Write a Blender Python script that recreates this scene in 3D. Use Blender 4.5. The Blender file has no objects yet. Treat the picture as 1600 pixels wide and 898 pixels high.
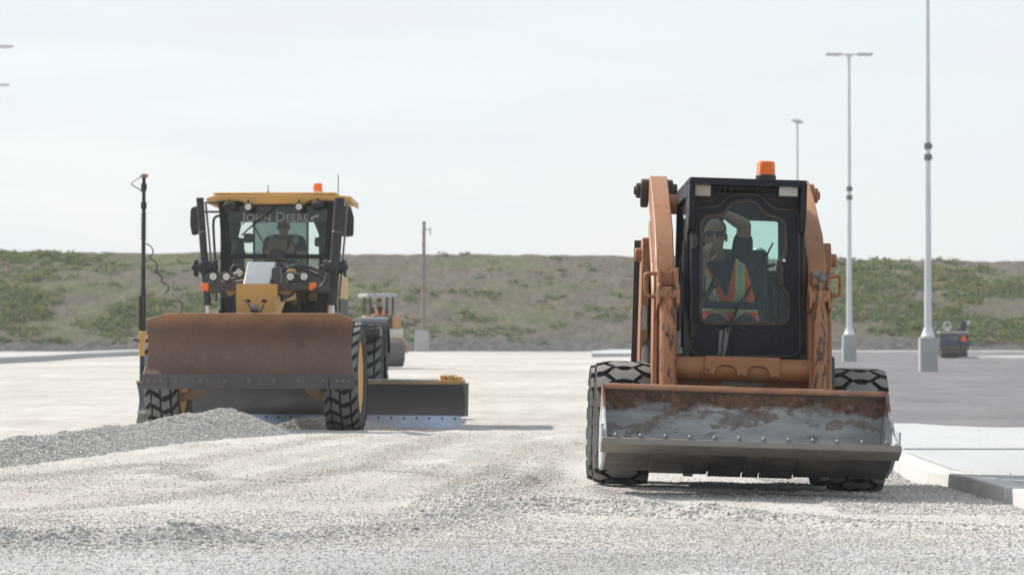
import bpy, bmesh, math, random
import numpy as np
from mathutils import Vector, Matrix, noise as mnoise
from mathutils.geometry import tessellate_polygon

R = math.radians
rng = np.random.default_rng(7)
random.seed(7)
scene = bpy.context.scene
COL = scene.collection

# ---------------------------------------------------------------- camera, sky, sun, exposure
FPX, PW, PH, HORIZ = 5472.0, 1600.0, 898.0, 530.0
cam_data = bpy.data.cameras.new("camera")
cam = bpy.data.objects.new("camera", cam_data)
COL.objects.link(cam)
CAM_H = 1.0
PITCH = math.atan((HORIZ - PH / 2) / FPX)
cam.location = (0, 0, CAM_H)
cam.rotation_euler = (R(90) + PITCH, 0, 0)
cam_data.sensor_width = 36.0
cam_data.lens = 36.0 * FPX / PW
cam_data.clip_start = 0.5
cam_data.clip_end = 6000
cam_data.dof.use_dof = True
cam_data.dof.focus_distance = 23.4
cam_data.dof.aperture_fstop = 6.4
scene.camera = cam
CAM_M = Matrix.Translation(cam.location) @ cam.rotation_euler.to_matrix().to_4x4()

SUN_EL, SUN_BACK = R(41), R(40)          # sun high on the left, a little behind the machines
SUN_V = Vector((-math.cos(SUN_EL) * math.cos(SUN_BACK), math.cos(SUN_EL) * math.sin(SUN_BACK), math.sin(SUN_EL)))
world = bpy.data.worlds.new("World")
scene.world = world
world.use_nodes = True
wn, wl = world.node_tree.nodes, world.node_tree.links
wn.clear()
w_out = wn.new("ShaderNodeOutputWorld")
w_bg = wn.new("ShaderNodeBackground")
w_sky = wn.new("ShaderNodeTexSky")
w_sky.sky_type = 'NISHITA'
w_sky.sun_disc = False
w_sky.sun_elevation = SUN_EL
w_sky.sun_rotation = math.atan2(SUN_V.x, SUN_V.y) % (2 * math.pi)
w_sky.air_density = 1.0
w_sky.dust_density = 1.0
w_tc = wn.new("ShaderNodeTexCoord")
w_map = wn.new("ShaderNodeMapping")
w_map.inputs['Scale'].default_value = (5.0, 5.0, 30.0)
w_map.inputs['Rotation'].default_value = (0, R(4), 0)
w_noise = wn.new("ShaderNodeTexNoise")
w_noise.inputs['Scale'].default_value = 1.6
w_noise.inputs['Detail'].default_value = 6
w_noise.inputs['Roughness'].default_value = 0.55
w_ramp = wn.new("ShaderNodeValToRGB")
w_ramp.color_ramp.elements[0].position = 0.38
w_ramp.color_ramp.elements[0].color = (0.72, 0.72, 0.72, 1)
w_ramp.color_ramp.elements[1].position = 0.64
w_ramp.color_ramp.elements[1].color = (0.98, 0.98, 0.98, 1)
w_mix = wn.new("ShaderNodeMixRGB")
w_mix.inputs['Color2'].default_value = (5.28, 5.58, 5.88, 1)      # thin high cloud
wl.new(w_tc.outputs['Generated'], w_map.inputs['Vector'])
wl.new(w_map.outputs[0], w_noise.inputs['Vector'])
wl.new(w_noise.outputs['Fac'], w_ramp.inputs['Fac'])
wl.new(w_ramp.outputs['Color'], w_mix.inputs['Fac'])
wl.new(w_sky.outputs['Color'], w_mix.inputs['Color1'])
wl.new(w_mix.outputs['Color'], w_bg.inputs['Color'])
w_bg.inputs['Strength'].default_value = 0.12
wl.new(w_bg.outputs[0], w_out.inputs['Surface'])

sun_data = bpy.data.lights.new("sun", 'SUN')
sun_data.energy = 4.8
sun_data.angle = R(0.6)
sun_data.color = (1.0, 0.95, 0.88)
sun = bpy.data.objects.new("sun", sun_data)
sun.rotation_euler = SUN_V.to_track_quat('Z', 'Y').to_euler()
sun.location = (-30, 30, 40)
COL.objects.link(sun)

scene.view_settings.view_transform = 'Standard'
scene.view_settings.look = 'None'
scene.view_settings.exposure = 0.42
scene.view_settings.gamma = 1.0
scene.view_settings.use_curve_mapping = False

# ---------------------------------------------------------------- materials
def nodes_of(name):
    m = bpy.data.materials.new(name)
    m.use_nodes = True
    nt = m.node_tree
    return m, nt, nt.nodes["Principled BSDF"]

def c4(c):
    return (c[0], c[1], c[2], 1.0)

def N(nt, kind, **kw):
    n = nt.nodes.new(kind)
    for k, v in kw.items():
        if k in n.inputs:
            n.inputs[k].default_value = v
        else:
            setattr(n, k, v)
    return n

def ramp(nt, src, p0, p1, c0=(0, 0, 0), c1=(1, 1, 1)):
    r = nt.nodes.new("ShaderNodeValToRGB")
    r.color_ramp.elements[0].position = p0
    r.color_ramp.elements[1].position = p1
    r.color_ramp.elements[0].color = c4(c0)
    r.color_ramp.elements[1].color = c4(c1)
    nt.links.new(src, r.inputs['Fac'])
    return r.outputs['Color']

def mixc(nt, fac, a, b, blend='MIX'):
    m = nt.nodes.new("ShaderNodeMixRGB")
    m.blend_type = blend
    for s, v in (('Fac', fac), ('Color1', a), ('Color2', b)):
        if hasattr(v, 'links'):
            nt.links.new(v, m.inputs[s])
        elif s == 'Fac':
            m.inputs[s].default_value = v
        else:
            m.inputs[s].default_value = c4(v)
    return m.outputs['Color']

def coords(nt, scale=(1, 1, 1), which='Object', rot=(0, 0, 0)):
    tc = nt.nodes.new("ShaderNodeTexCoord")
    mp = nt.nodes.new("ShaderNodeMapping")
    mp.inputs['Scale'].default_value = scale
    mp.inputs['Rotation'].default_value = rot
    nt.links.new(tc.outputs[which], mp.inputs['Vector'])
    return mp.outputs[0]

def noise_fac(nt, vec, scale, detail=5, rough=0.6):
    n = N(nt, "ShaderNodeTexNoise", Scale=scale, Detail=detail, Roughness=rough)
    nt.links.new(vec, n.inputs['Vector'])
    return n.outputs['Fac']

def bump(nt, bsdf, height, strength=0.3, dist=0.01):
    b = N(nt, "ShaderNodeBump", Strength=strength, Distance=dist)
    nt.links.new(height, b.inputs['Height'])
    nt.links.new(b.outputs[0], bsdf.inputs['Normal'])

def paint(name, col, rough=0.45, dirt=(0.30, 0.27, 0.235), dirt_amt=0.35, dscale=3.5,
          chip=None, chip_amt=0.0, chip_scale=14, chip_stretch=(1, 1, 1), metallic=0.0, spots=0.0, bumps=0.12, spec=0.5):
    m, nt, b = nodes_of(name)
    b.inputs['Specular IOR Level'].default_value = spec
    v = coords(nt)
    f = ramp(nt, noise_fac(nt, v, dscale, 6, 0.62), 0.42, 0.72)
    fac = nt.nodes.new("ShaderNodeMath"); fac.operation = 'MULTIPLY'; fac.inputs[1].default_value = dirt_amt
    nt.links.new(f, fac.inputs[0])
    tone = ramp(nt, noise_fac(nt, v, dscale * 0.45, 3), 0.3, 0.7, tuple(x * 0.86 for x in col), tuple(min(1, x * 1.1) for x in col))
    base = mixc(nt, fac.outputs[0], tone, dirt)
    if chip:
        vs = coords(nt, chip_stretch)
        cf = ramp(nt, noise_fac(nt, vs, chip_scale, 8, 0.7), 0.62 - chip_amt * 0.2, 0.66 - chip_amt * 0.2)
        base = mixc(nt, cf, base, chip)
    if spots:
        vo = N(nt, "ShaderNodeTexVoronoi", Scale=38.0)
        nt.links.new(v, vo.inputs['Vector'])
        sf = ramp(nt, vo.outputs['Distance'], 0.05 * spots, 0.09 * spots, (1, 1, 1), (0, 0, 0))
        sn = ramp(nt, noise_fac(nt, v, 5, 2), 0.48, 0.6)
        base = mixc(nt, mixc(nt, 1.0, sf, sn, 'MULTIPLY'), base, (0.42, 0.40, 0.37))
    nt.links.new(base, b.inputs['Base Color'])
    rr = ramp(nt, f, 0.0, 1.0, (rough,) * 3, (min(1, rough + 0.3),) * 3)
    nt.links.new(rr, b.inputs['Roughness'])
    b.inputs['Metallic'].default_value = metallic
    bump(nt, b, noise_fac(nt, v, 45, 4), bumps, 0.004)
    return m

def glass(name, tint=(0.62, 0.76, 0.74), refl=0.10, dust=0.0, dust_col=(0.4, 0.41, 0.4)):
    m = bpy.data.materials.new(name)
    m.use_nodes = True
    nt = m.node_tree
    nt.nodes.clear()
    out = nt.nodes.new("ShaderNodeOutputMaterial")
    tr = nt.nodes.new("ShaderNodeBsdfTransparent"); tr.inputs['Color'].default_value = c4(tint)
    gl = nt.nodes.new("ShaderNodeBsdfGlossy"); gl.inputs['Roughness'].default_value = 0.04
    gl.inputs['Color'].default_value = (0.9, 0.95, 0.97, 1)
    fr = nt.nodes.new("ShaderNodeFresnel"); fr.inputs['IOR'].default_value = 1.45
    ad = nt.nodes.new("ShaderNodeMath"); ad.operation = 'MULTIPLY'; ad.inputs[1].default_value = refl
    nt.links.new(fr.outputs[0], ad.inputs[0])
    mx = nt.nodes.new("ShaderNodeMixShader")
    nt.links.new(ad.outputs[0], mx.inputs[0]); nt.links.new(tr.outputs[0], mx.inputs[1]); nt.links.new(gl.outputs[0], mx.inputs[2])
    last = mx.outputs[0]
    if dust:
        df = nt.nodes.new("ShaderNodeBsdfDiffuse"); df.inputs['Color'].default_value = c4(dust_col)
        v = coords(nt, (1, 1, 2.2), rot=(0, R(35), 0))
        f = ramp(nt, noise_fac(nt, v, 6, 8, 0.72), 0.42, 0.85, (dust * 0.25,) * 3, (dust,) * 3)
        m2 = nt.nodes.new("ShaderNodeMixShader")
        nt.links.new(f, m2.inputs[0]); nt.links.new(last, m2.inputs[1]); nt.links.new(df.outputs[0], m2.inputs[2])
        last = m2.outputs[0]
    nt.links.new(last, out.inputs['Surface'])
    return m

def plastic(name, col, rough=0.35, trans=0.0):
    m, nt, b = nodes_of(name)
    v = coords(nt)
    base = ramp(nt, noise_fac(nt, v, 9, 4), 0.3, 0.7, tuple(x * 0.85 for x in col), tuple(min(1, x * 1.08) for x in col))
    nt.links.new(base, b.inputs['Base Color'])
    b.inputs['Roughness'].default_value = rough
    if trans:
        b.inputs['Subsurface Weight'].default_value = trans
        b.inputs['Subsurface Radius'].default_value = (0.06, 0.03, 0.01)
    return m

# ---------------------------------------------------------------- mesh building
class MB:
    def __init__(self):
        self.v, self.f, self.m = [], [], []
    def add(self, verts, faces, mat=0):
        o = len(self.v)
        self.v.extend([tuple(p) for p in verts])
        for f in faces:
            self.f.append(tuple(i + o for i in f)); self.m.append(mat)
        return self
    def box(self, c, s, rot=None, mat=0):
        hx, hy, hz = s[0] / 2, s[1] / 2, s[2] / 2
        vs = [Vector((x, y, z)) for x in (-hx, hx) for y in (-hy, hy) for z in (-hz, hz)]
        if rot is not None:
            vs = [rot @ p for p in vs]
        c = Vector(c)
        return self.add([p + c for p in vs], [(0, 1, 3, 2), (4, 6, 7, 5), (0, 4, 5, 1), (2, 3, 7, 6), (0, 2, 6, 4), (1, 5, 7, 3)], mat)
    def span(self, a, b, mat=0):
        a, b = Vector(a), Vector(b)
        return self.box((a + b) / 2, [abs(b[i] - a[i]) for i in range(3)], mat=mat)
    def cyl(self, p0, p1, r0, r1=None, n=18, mat=0, caps=True):
        p0, p1 = Vector(p0), Vector(p1)
        r1 = r0 if r1 is None else r1
        d = (p1 - p0).normalized()
        a = d.orthogonal().normalized(); b = d.cross(a)
        vs = []
        for p, r in ((p0, r0), (p1, r1)):
            for i in range(n):
                t = 2 * math.pi * i / n
                vs.append(p + a * (r * math.cos(t)) + b * (r * math.sin(t)))
        fs = [(i, (i + 1) % n, n + (i + 1) % n, n + i) for i in range(n)]
        if caps:
            fs += [tuple(range(n - 1, -1, -1)), tuple(range(n, 2 * n))]
        return self.add(vs, fs, mat)
    def tube(self, pts, r, n=8, mat=0, closed=False):
        pts = [Vector(p) for p in pts]
        k = len(pts)
        vs, fs = [], []
        prev = None
        for i, p in enumerate(pts):
            t = (pts[min(i + 1, k - 1)] - pts[max(i - 1, 0)]).normalized()
            if prev is None:
                a = t.orthogonal().normalized()
            else:
                a = (prev - t * prev.dot(t))
                a = a.normalized() if a.length > 1e-6 else t.orthogonal().normalized()
            prev = a
            b = t.cross(a)
            rr = r[i] if isinstance(r, (list, tuple)) else r
            for j in range(n):
                q = 2 * math.pi * j / n
                vs.append(p + a * (rr * math.cos(q)) + b * (rr * math.sin(q)))
        for i in range(k - 1):
            for j in range(n):
                fs.append((i * n + j, i * n + (j + 1) % n, (i + 1) * n + (j + 1) % n, (i + 1) * n + j))
        fs += [tuple(range(n - 1, -1, -1)), tuple(range((k - 1) * n, k * n))]
        return self.add(vs, fs, mat)
    def prism(self, poly, axis, t0, t1, holes=(), mat=0):
        """polygon in the two other coordinates (in x,y,z order) extruded along axis from t0 to t1"""
        ai = 'xyz'.index(axis)
        loops = [list(poly)] + [list(h) for h in holes]
        flat = [p for l in loops for p in l]
        def mk(p, t):
            q = list(p); q.insert(ai, t); return tuple(q)
        n = len(flat)
        vs = [mk(p, t0) for p in flat] + [mk(p, t1) for p in flat]
        fs = []
        if holes:
            for t in tessellate_polygon([[Vector((p[0], p[1], 0)) for p in l] for l in loops]):
                fs.append(tuple(t)); fs.append(tuple(i + n for i in reversed(t)))
        else:
            fs.append(tuple(range(n))); fs.append(tuple(range(2 * n - 1, n - 1, -1)))
        o = 0
        for l in loops:
            k = len(l)
            for i in range(k):
                j = (i + 1) % k
                fs.append((o + i, o + j, n + o + j, n + o + i))
            o += k
        return self.add(vs, fs, mat)
    def lathe(self, prof, c=(0, 0, 0), axis='x', n=40, mat=0):
        """profile of (t, r) along the axis"""
        ai = 'xyz'.index(axis)
        oth = [i for i in range(3) if i != ai]
        vs, fs = [], []
        for (t, r) in prof:
            for j in range(n):
                q = 2 * math.pi * j / n
                p = [0, 0, 0]
                p[ai] = t + c[ai]; p[oth[0]] = r * math.cos(q) + c[oth[0]]; p[oth[1]] = r * math.sin(q) + c[oth[1]]
                vs.append(tuple(p))
        for i in range(len(prof) - 1):
            for j in range(n):
                fs.append((i * n + j, i * n + (j + 1) % n, (i + 1) * n + (j + 1) % n, (i + 1) * n + j))
        if prof[0][1] > 1e-5:
            fs.append(tuple(range(n)))
        if prof[-1][1] > 1e-5:
            fs.append(tuple(range((len(prof) - 1) * n, len(prof) * n)))
        return self.add(vs, fs, mat)
    def ball(self, c, r, n=12, m=8, mat=0, rot=None):
        r = (r, r, r) if not isinstance(r, (tuple, list)) else r
        vs, fs = [], []
        for i in range(m + 1):
            th = math.pi * i / m
            for j in range(n):
                ph = 2 * math.pi * j / n
                p = Vector((r[0] * math.sin(th) * math.cos(ph), r[1] * math.sin(th) * math.sin(ph), r[2] * math.cos(th)))
                if rot is not None:
                    p = rot @ p
                vs.append(p + Vector(c))
        for i in range(m):
            for j in range(n):
                fs.append((i * n + j, (i + 1) * n + j, (i + 1) * n + (j + 1) % n, i * n + (j + 1) % n))
        return self.add(vs, fs, mat)
    def capsule(self, a, b, ra, rb, mat=0, n=12):
        a, b = Vector(a), Vector(b)
        self.ball(a, ra, n, 8, mat); self.ball(b, rb, n, 8, mat)
        if (b - a).length > 1e-5:
            self.cyl(a, b, ra, rb, n, mat)
        return self
    def build(self, name, mats, parent=None, bevel=0.0, seg=2, smooth=38):
        me = bpy.data.meshes.new(name)
        me.from_pydata(self.v, [], self.f)
        mats = mats if isinstance(mats, (list, tuple)) else [mats]
        for mt in mats:
            me.materials.append(mt)
        if len(mats) > 1:
            me.polygons.foreach_set('material_index', self.m)
        bm = bmesh.new(); bm.from_mesh(me)
        bmesh.ops.remove_doubles(bm, verts=bm.verts, dist=1e-6)
        bmesh.ops.recalc_face_normals(bm, faces=bm.faces)
        bm.to_mesh(me); bm.free()
        if smooth:
            me.polygons.foreach_set('use_smooth', [True] * len(me.polygons))
            me.set_sharp_from_angle(angle=R(smooth))
        o = bpy.data.objects.new(name, me)
        COL.objects.link(o)
        if parent is not None:
            o.parent = parent
        if bevel:
            bv = o.modifiers.new("bevel", 'BEVEL')
            bv.width = bevel; bv.segments = seg; bv.limit_method = 'ANGLE'; bv.angle_limit = R(40)
        return o

def thing(name, label, cat, matrix=None, group=None):
    o = bpy.data.objects.new(name, None)
    o.empty_display_size = 0.2
    COL.objects.link(o)
    if matrix is not None:
        o.matrix_world = matrix
    o['label'] = label; o['category'] = cat
    if group:
        o['group'] = group
    return o

def tag(o, label, cat, group=None, kind=None):
    o['label'] = label; o['category'] = cat
    if group: o['group'] = group
    if kind: o['kind'] = kind
    return o

def struct(o):
    o['kind'] = 'structure'
    return o

def copy_tree(o, parent=None):
    c = o.copy(); COL.objects.link(c)
    if parent is not None:
        c.parent = parent
    for ch in list(o.children):
        copy_tree(ch, c)
    return c

def pick(M):
    """returns a function measuring where the line through a photo point (u, v) meets the plane local y = c (or x = c)"""
    Mi = M.inverted()
    org = Mi @ CAM_M.translation
    def f(u, v, y=None, x=None):
        d = Vector(((u - PW / 2) / FPX, (PH / 2 - v) / FPX, -1.0))
        d = (Mi.to_3x3() @ CAM_M.to_3x3()) @ d
        t = (y - org.y) / d.y if y is not None else (x - org.x) / d.x
        return org + d * t
    return f

def arc(c, r, a0, a1, n=6):
    return [(c[0] + r * math.cos(R(a0 + (a1 - a0) * i / n)), c[1] + r * math.sin(R(a0 + (a1 - a0) * i / n))) for i in range(n + 1)]

def rpoly(pts, r, n=4):
    """round the corners of a closed polygon"""
    out = []
    k = len(pts)
    for i in range(k):
        p, a, b = Vector(pts[i]), Vector(pts[i - 1]), Vector(pts[(i + 1) % k])
        rr = r[i] if isinstance(r, (list, tuple)) else r
        rr = min(rr, (a - p).length * 0.45, (b - p).length * 0.45)
        s, e = p + (a - p).normalized() * rr, p + (b - p).normalized() * rr
        for j in range(n + 1):
            t = j / n
            out.append(tuple(s * (1 - t) ** 2 + p * 2 * t * (1 - t) + e * t ** 2))
    return out

# ---------------------------------------------------------------- the ground
def vnoise(x, y, s, seed=0):
    """smooth value noise on arrays"""
    x = np.asarray(x) * s + seed * 17.3; y = np.asarray(y) * s - seed * 9.1
    xi, yi = np.floor(x).astype(np.int64), np.floor(y).astype(np.int64)
    xf, yf = x - xi, y - yi
    def h(a, b):
        n = (a * 374761393 + b * 668265263 + seed * 974711) & 0x7fffffff
        n = ((n ^ (n >> 13)) * 1274126177) & 0x7fffffff
        return ((n ^ (n >> 16)) & 0xffff) / 65535.0
    u, v = xf * xf * (3 - 2 * xf), yf * yf * (3 - 2 * yf)
    return (h(xi, yi) * (1 - u) + h(xi + 1, yi) * u) * (1 - v) + (h(xi, yi + 1) * (1 - u) + h(xi + 1, yi + 1) * u) * v - 0.5

def sstep(a, b, x):
    t = np.clip((x - a) / (b - a), 0, 1)
    return t * t * (3 - 2 * t)

RIDGE = [(-4.5, 16.6, .085), (-2.48, 16.94, .085), (-1.56, 17.1, .07), (-1.0, 17.7, .045), (-0.6, 18.4, .035), (-0.15, 20.3, .055),
         (0.37, 20.3, .075), (0.94, 19.8, .07), (1.54, 19.2, .03), (2.6, 18.6, .012)]
SPUR = [(-0.45, 19.6, .02), (-0.28, 20.9, .09), (-0.22, 21.6, .085), (-0.12, 22.8, .045), (-0.02, 24.0, .035), (0.0, 25.5, 0.0)]

def ridge(x, y, pts, w):
    best = np.zeros_like(x)
    for (x0, y0, h0), (x1, y1, h1) in zip(pts[:-1], pts[1:]):
        dx, dy = x1 - x0, y1 - y0
        t = np.clip(((x - x0) * dx + (y - y0) * dy) / (dx * dx + dy * dy), 0, 1)
        d = np.hypot(x - x0 - t * dx, y - y0 - t * dy)
        best = np.maximum(best, (h0 + (h1 - h0) * t) * np.exp(-(d / w) ** 2))
    return best

def from_photo(pts):
    return [(h * (u - 800) / FPX, h) for u, v in pts for h in (FPX * CAM_H / (v - HORIZ),)]
TRACKS = [(from_photo(p), w) for p, w in (
    ([(720, 676), (640, 700), (560, 730), (430, 757), (330, 752), (258, 738), (300, 722), (410, 700), (540, 678)], .20),
    ([(845, 688), (790, 720), (740, 750), (690, 780)], .16), ([(868, 694), (852, 730), (825, 765)], .12),
    ([(0, 757), (150, 735), (270, 722), (400, 702), (520, 682)], .16), ([(905, 690), (960, 705), (1000, 725)], .12),
    ([(600, 735), (700, 745), (800, 730)], .15), ([(0, 800), (200, 790), (380, 768), (480, 752)], .18))]
def track_mask(x, y):
    m = np.zeros_like(np.asarray(x, float))
    for pts, w in TRACKS:
        m = np.maximum(m, ridge(x, y, [(a, b, 1.0) for a, b in pts], w))
    return m

def gz(x, y, detail=True):
    x, y = np.asarray(x, float), np.asarray(y, float)
    z = np.clip(y - 62, 0, 140) * 0.00275
    z = z + 0.012 * vnoise(x, y, .35, 1) * sstep(8, 14, y)
    # the dip and cross fall the skid steer stands in
    z = z - 0.075 * np.exp(-((y - 26.9) / 1.7) ** 2) * sstep(-0.6, 1.2, x) * sstep(9, 4, x)
    z = z - 0.030 * np.tanh((x - 1.55) / 1.0) * np.exp(-((y - 23.6) / 3.2) ** 2)
    # far edge of the fresh lift of gravel
    edge = 38.7 + 0.25 * vnoise(x, y, .5, 4)
    z = z - 0.06 * sstep(0, .5, y - edge) * sstep(8, 3, x)
    if detail:
        near = sstep(60, 36, y)
        z = z + near * (0.014 * vnoise(x, y, 1.4, 2) + 0.010 * vnoise(x, y, 4.2, 3) + 0.007 * vnoise(x, y, 11, 5))
        lump = 0.85 + 0.45 * vnoise(x, y, 2.2, 6) + 0.40 * vnoise(x, y, 9.0, 7)
        z = z + 1.3 * ridge(x, y, RIDGE, .15) * lump + 1.1 * ridge(x, y, SPUR, .16) * lump
        z = z - .014 * track_mask(x, y) * (.6 + 1.2 * vnoise(x, y, 7, 8))
        for k, (xa, ya, xb, yb) in enumerate([(-1.5, 27, 0.15, 39), (-0.75, 22, 0.45, 39), (-2.2, 24, -0.9, 38), (0.25, 22, 1.0, 39)]):
            xc = xa + (xb - xa) * (y - ya) / (yb - ya)
            g = np.exp(-((x - xc) / .14) ** 2) * sstep(ya - 2, ya, y) * sstep(40, 37, y)
            z = z - 0.016 * g + 0.012 * np.exp(-((np.abs(x - xc) - .24) / .08) ** 2) * sstep(ya - 2, ya, y) * sstep(40, 37, y)
    # dropped under the paved areas, which are sheets of their own
    slab = sstep(3.07, 3.13, x) * sstep(42, 40, y)
    asp = sstep(0, 1.0, x - (3.3 + np.clip(y - 36, 0, 400) * .06)) * sstep(37, 38.5, y) * sstep(196, 190, y)
    z = z - 0.06 * np.maximum(slab, asp)
    return z

def axis(segs):
    out = []
    for a, b, st in segs:
        out += list(np.arange(a, b, st))
    out.append(segs[-1][1])
    return np.array(out)

def grid_mesh(name, X, Y, Z, mat, smooth=True):
    ny, nx = Z.shape
    co = np.stack([X, Y, Z], -1).reshape(-1, 3).astype(np.float32)
    idx = np.arange(ny * nx).reshape(ny, nx)
    q = np.stack([idx[:-1, :-1], idx[:-1, 1:], idx[1:, 1:], idx[1:, :-1]], -1).reshape(-1, 4)
    return raw_mesh(name, co, q, mat, smooth)

def raw_mesh(name, co, q, mats, smooth=False, mi=None):
    me = bpy.data.meshes.new(name)
    k = q.shape[1]
    me.vertices.add(len(co)); me.vertices.foreach_set('co', np.ascontiguousarray(co, np.float32).ravel())
    me.loops.add(q.size); me.loops.foreach_set('vertex_index', np.ascontiguousarray(q, np.int32).ravel())
    me.polygons.add(len(q))
    me.polygons.foreach_set('loop_start', np.arange(0, q.size, k, dtype=np.int32))
    me.polygons.foreach_set('loop_total', np.full(len(q), k, np.int32))
    for m in (mats if isinstance(mats, (list, tuple)) else [mats]):
        me.materials.append(m)
    if mi is not None:
        me.polygons.foreach_set('material_index', np.ascontiguousarray(mi, np.int32))
    me.polygons.foreach_set('use_smooth', np.full(len(q), smooth))
    me.update(calc_edges=True); me.validate()
    o = bpy.data.objects.new(name, me); COL.objects.link(o)
    return o

def gravel_material(name, pale, grey, stone_scale=52.0, dustiness=0.6):
    m, nt, b = nodes_of(name)
    v = coords(nt)
    big = ramp(nt, noise_fac(nt, v, .55, 5, .6), .40, .62)
    stretched = coords(nt, (1.6, .18, 1.0), rot=(0, 0, R(-6)))
    lanes = ramp(nt, noise_fac(nt, stretched, 1.5, 5, .6), .42, .66)
    base = mixc(nt, big, grey, pale)
    lf = nt.nodes.new("ShaderNodeMath"); lf.operation = 'MULTIPLY'; lf.inputs[1].default_value = .45
    nt.links.new(lanes, lf.inputs[0])
    base = mixc(nt, lf.outputs[0], base, (0.40, 0.355, 0.315))
    huge = ramp(nt, noise_fac(nt, coords(nt, (1, .45, 1), rot=(0, 0, R(12))), .16, 5, .6), .34, .66, (.80, .785, .77), (1.04, 1.04, 1.04))
    base = mixc(nt, 1.0, base, huge, 'MULTIPLY')
    vo = N(nt, "ShaderNodeTexVoronoi", Scale=stone_scale)
    nt.links.new(v, vo.inputs['Vector'])
    sep = nt.nodes.new("ShaderNodeSeparateColor"); nt.links.new(vo.outputs['Color'], sep.inputs[0])
    st = ramp(nt, sep.outputs[0], 0.0, 1.0, (.66, .67, .70), (1.12, 1.10, 1.06))
    base = mixc(nt, dustiness, base, mixc(nt, 1.0, base, st, 'MULTIPLY'))
    nt.links.new(base, b.inputs['Base Color'])
    b.inputs['Roughness'].default_value = .95
    b.inputs['Specular IOR Level'].default_value = .15
    inv = ramp(nt, vo.outputs['Distance'], 0.0, 0.75, (1, 1, 1), (0, 0, 0))
    mx = mixc(nt, .3, inv, noise_fac(nt, v, 130, 3), 'MIX')
    vo2 = N(nt, 'ShaderNodeTexVoronoi', Scale=stone_scale * 2.1); nt.links.new(v, vo2.inputs['Vector'])
    inv2 = ramp(nt, vo2.outputs['Distance'], 0.0, 0.8, (1, 1, 1), (0, 0, 0))
    bump(nt, b, mixc(nt, .35, mx, inv2), .9, .014)
    return m

M_GRAVEL = gravel_material("pale_gravel", (0.575, 0.554, 0.526), (0.50, 0.488, 0.468))
xs = axis([(-1500, -400, 220), (-400, -120, 40), (-120, -30, 6), (-30, -8, 1.0), (-8, -5, .12), (-5, 4.2, .035), (4.2, 8, .2),
           (8, 30, 1.0), (30, 120, 6), (120, 400, 40), (400, 1501, 220)])
ys = axis([(-60, 6, 6), (6, 13.5, .5), (13.5, 28, .035), (28, 41, .06), (41, 60, .4), (60, 200, 3), (200, 420, 40), (420, 2400, 330)])
GX, GY = np.meshgrid(xs, ys)
ground = struct(grid_mesh("ground", GX, GY, gz(GX, GY), M_GRAVEL))
at_ = ground.data.attributes.new("compacted", 'FLOAT', 'POINT')
at_.data.foreach_set('value', (track_mask(GX, GY) * (GY > 12) * (GY < 45)).ravel().astype(np.float32))
nt = M_GRAVEL.node_tree
b = nt.nodes["Principled BSDF"]
src = b.inputs['Base Color'].links[0].from_socket
an = nt.nodes.new("ShaderNodeAttribute"); an.attribute_name = "compacted"
mm = nt.nodes.new("ShaderNodeMath"); mm.operation = 'MULTIPLY'
nt.links.new(an.outputs['Fac'], mm.inputs[0]); nt.links.new(ramp(nt, noise_fac(nt, coords(nt), 5, 5, .7), .35, .65, (.35,) * 3, (1.0,) * 3), mm.inputs[1])
col = mixc(nt, mm.outputs[0], src, (.35, .315, .28))
# the finer grey base course on the camera's side of the ridge
sepg = nt.nodes.new("ShaderNodeSeparateXYZ"); nt.links.new(coords(nt), sepg.inputs[0])
wob = nt.nodes.new("ShaderNodeMath"); wob.operation = 'MULTIPLY_ADD'; wob.inputs[1].default_value = 2.4
nt.links.new(noise_fac(nt, coords(nt), .9, 4), wob.inputs[0]); nt.links.new(sepg.outputs[1], wob.inputs[2])
gmr = nt.nodes.new("ShaderNodeMapRange"); gmr.inputs['From Min'].default_value = 17.6; gmr.inputs['From Max'].default_value = 18.8
gmr.inputs['To Min'].default_value = .85; gmr.inputs['To Max'].default_value = 0.0
nt.links.new(wob.outputs[0], gmr.inputs['Value'])
gcol_ = mixc(nt, 1.0, col, (.86, .90, .96), 'MULTIPLY')
col = mixc(nt, gmr.outputs[0], col, gcol_)
nt.links.new(col, b.inputs['Base Color'])

# loose stones over the near gravel, one mass of them
PHI = (1 + 5 ** .5) / 2
ICO_V = np.array([(-1, PHI, 0), (1, PHI, 0), (-1, -PHI, 0), (1, -PHI, 0), (0, -1, PHI), (0, 1, PHI), (0, -1, -PHI), (0, 1, -PHI),
                  (PHI, 0, -1), (PHI, 0, 1), (-PHI, 0, -1), (-PHI, 0, 1)]) / math.hypot(1, PHI)
ICO_F = np.array([(0, 11, 5), (0, 5, 1), (0, 1, 7), (0, 7, 10), (0, 10, 11), (1, 5, 9), (5, 11, 4), (11, 10, 2), (10, 7, 6), (7, 1, 8),
                  (3, 9, 4), (3, 4, 2), (3, 2, 6), (3, 6, 8), (3, 8, 9), (4, 9, 5), (2, 4, 11), (6, 2, 10), (8, 6, 7), (9, 8, 1)])

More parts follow.
